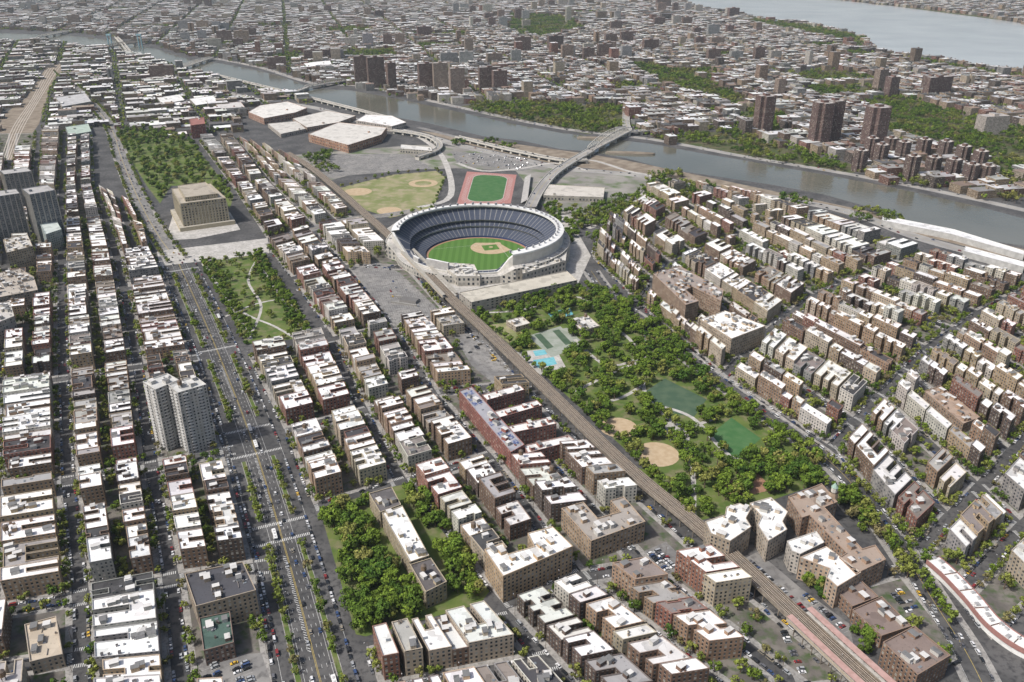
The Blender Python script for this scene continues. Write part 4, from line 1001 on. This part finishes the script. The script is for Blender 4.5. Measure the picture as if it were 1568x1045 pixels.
bridge('bridge_approach_viaduct',[(812,325),(825,300),(845,275),(868,258),(905,236)],18,8.6,0,'bridge',25)
bridge('bridge_approach_viaduct',[(962,206),(958,190),(962,150)],16,9,0,'bridge',30)
bridge('bridge_approach_viaduct',[(962,208),(1010,204),(1080,196),(1160,186)],14,9.1,0,'bridge',30)
bridge('river_bridge',[(440,150),(470,138)],16,8,0,'bridge',30); bridge('river_bridge',[(470,138),(530,127)],16,8,9,'bridge',60)
bridge('river_bridge',[(262,114),(325,92)],14,8,9,'bridge',60); bridge('river_bridge',[(205,92),(178,60)],12,8,10,'bridge',60); bridge('lift_bridge',[(155,78),(232,66)],12,10,10,'steel',60)
bridge('river_bridge',[(60,60),(110,50)],14,8,8,'bridge',60)
bridge('elevated_ramp',[(640,245),(668,235),(672,224),(650,212),(600,204)],12,7,0,'bridge',25)
bridge('elevated_ramp',[(700,214),(780,234),(860,250),(900,250)],12,7,0,'bridge',25)
bridge('elevated_ramp',[(330,118),(420,140),(500,160),(600,186)],12,7.2,0,'bridge',30)
for px in (170,216):
    x,y=S(px,74); mb=MB()
    for s in (-6,6): walls(mb,rect(x+s,y,3,6,0),0,50,(.25,.4,.45),0,'trim')
    prism(mb,rect(x,y,18,8,0),46,52,(.25,.4,.45),(.3,.45,.5)); mb.obj('lift_bridge_tower','structures')
def fender(px,py,L,w,an):
    x,y=S(px,py); mb=MB(); n=14
    p=[(x+math.cos(an)*L*math.cos(6.283*i/n)-math.sin(an)*w*math.sin(6.283*i/n),y+math.sin(an)*L*math.cos(6.283*i/n)+math.cos(an)*w*math.sin(6.283*i/n)) for i in range(n)]
    prism(mb,ccw(p),0,3,(.25,.22,.18),(.3,.27,.22),0,'trim','rail'); mb.obj('bridge_fender_pier','structures')
fender(965,236,50,10,-.15); fender(915,213,45,9,-.15)
MARK.obj('street_crosswalks','ground')
# ================================================================== HAZE, LIGHT, CAMERA
hz=bpy.data.materials.new('haze_air'); hz.use_nodes=True; nt=hz.node_tree; nt.nodes.remove(nt.nodes['Principled BSDF'])
vs=nd(nt,'ShaderNodeVolumeScatter',{'Color':(.78,.93,1,1),'Density':3.0e-5,'Anisotropy':.1}); nt.links.new(vs.outputs[0],nt.nodes['Material Output'].inputs['Volume'])
x0,x1,y0,y1,z0,z1=-12000,12000,-1500,14000,-5,620
P8=[(x0,y0,z0),(x1,y0,z0),(x1,y1,z0),(x0,y1,z0),(x0,y0,z1),(x1,y0,z1),(x1,y1,z1),(x0,y1,z1)]
me=bpy.data.meshes.new('haze_air'); me.from_pydata(P8,[],[(0,3,2,1),(4,5,6,7),(0,1,5,4),(1,2,6,5),(2,3,7,6),(3,0,4,7)]); me.materials.append(hz)
o=bpy.data.objects.new('haze_air',me); coll('setting').objects.link(o)
el_,az=math.radians(52),Vector((-.84,-.42,0)).normalized()
d=Vector((az.x*math.cos(el_),az.y*math.cos(el_),math.sin(el_)))
sl=bpy.data.lights.new('sun','SUN'); sl.energy=3.9; sl.angle=math.radians(3.5); sl.color=(1,.975,.935)
so=bpy.data.objects.new('sun',sl); so.rotation_euler=d.to_track_quat('Z','Y').to_euler(); sc.collection.objects.link(so)
w=bpy.data.worlds.new('World'); sc.world=w; w.use_nodes=True; nt=w.node_tree; bg=nt.nodes['Background']
sk=nt.nodes.new('ShaderNodeTexSky'); sk.sky_type='NISHITA'; sk.sun_disc=False; sk.sun_elevation=el_; sk.sun_rotation=math.atan2(d.x,d.y); sk.dust_density=4; sk.air_density=1
nt.links.new(sk.outputs[0],bg.inputs[0]); bg.inputs[1].default_value=.125
cam=bpy.data.cameras.new('camera'); cam.sensor_width=36; cam.lens=36*F/1568; cam.clip_end=60000; cam.clip_start=1
co=bpy.data.objects.new('camera',cam); co.location=(0,0,HC); co.rotation_euler=(math.pi/2-PITCH,0,0); sc.collection.objects.link(co); sc.camera=co
sc.view_settings.view_transform='Standard'; sc.view_settings.look='None'; sc.view_settings.exposure=0
print('objects',len(bpy.data.objects))
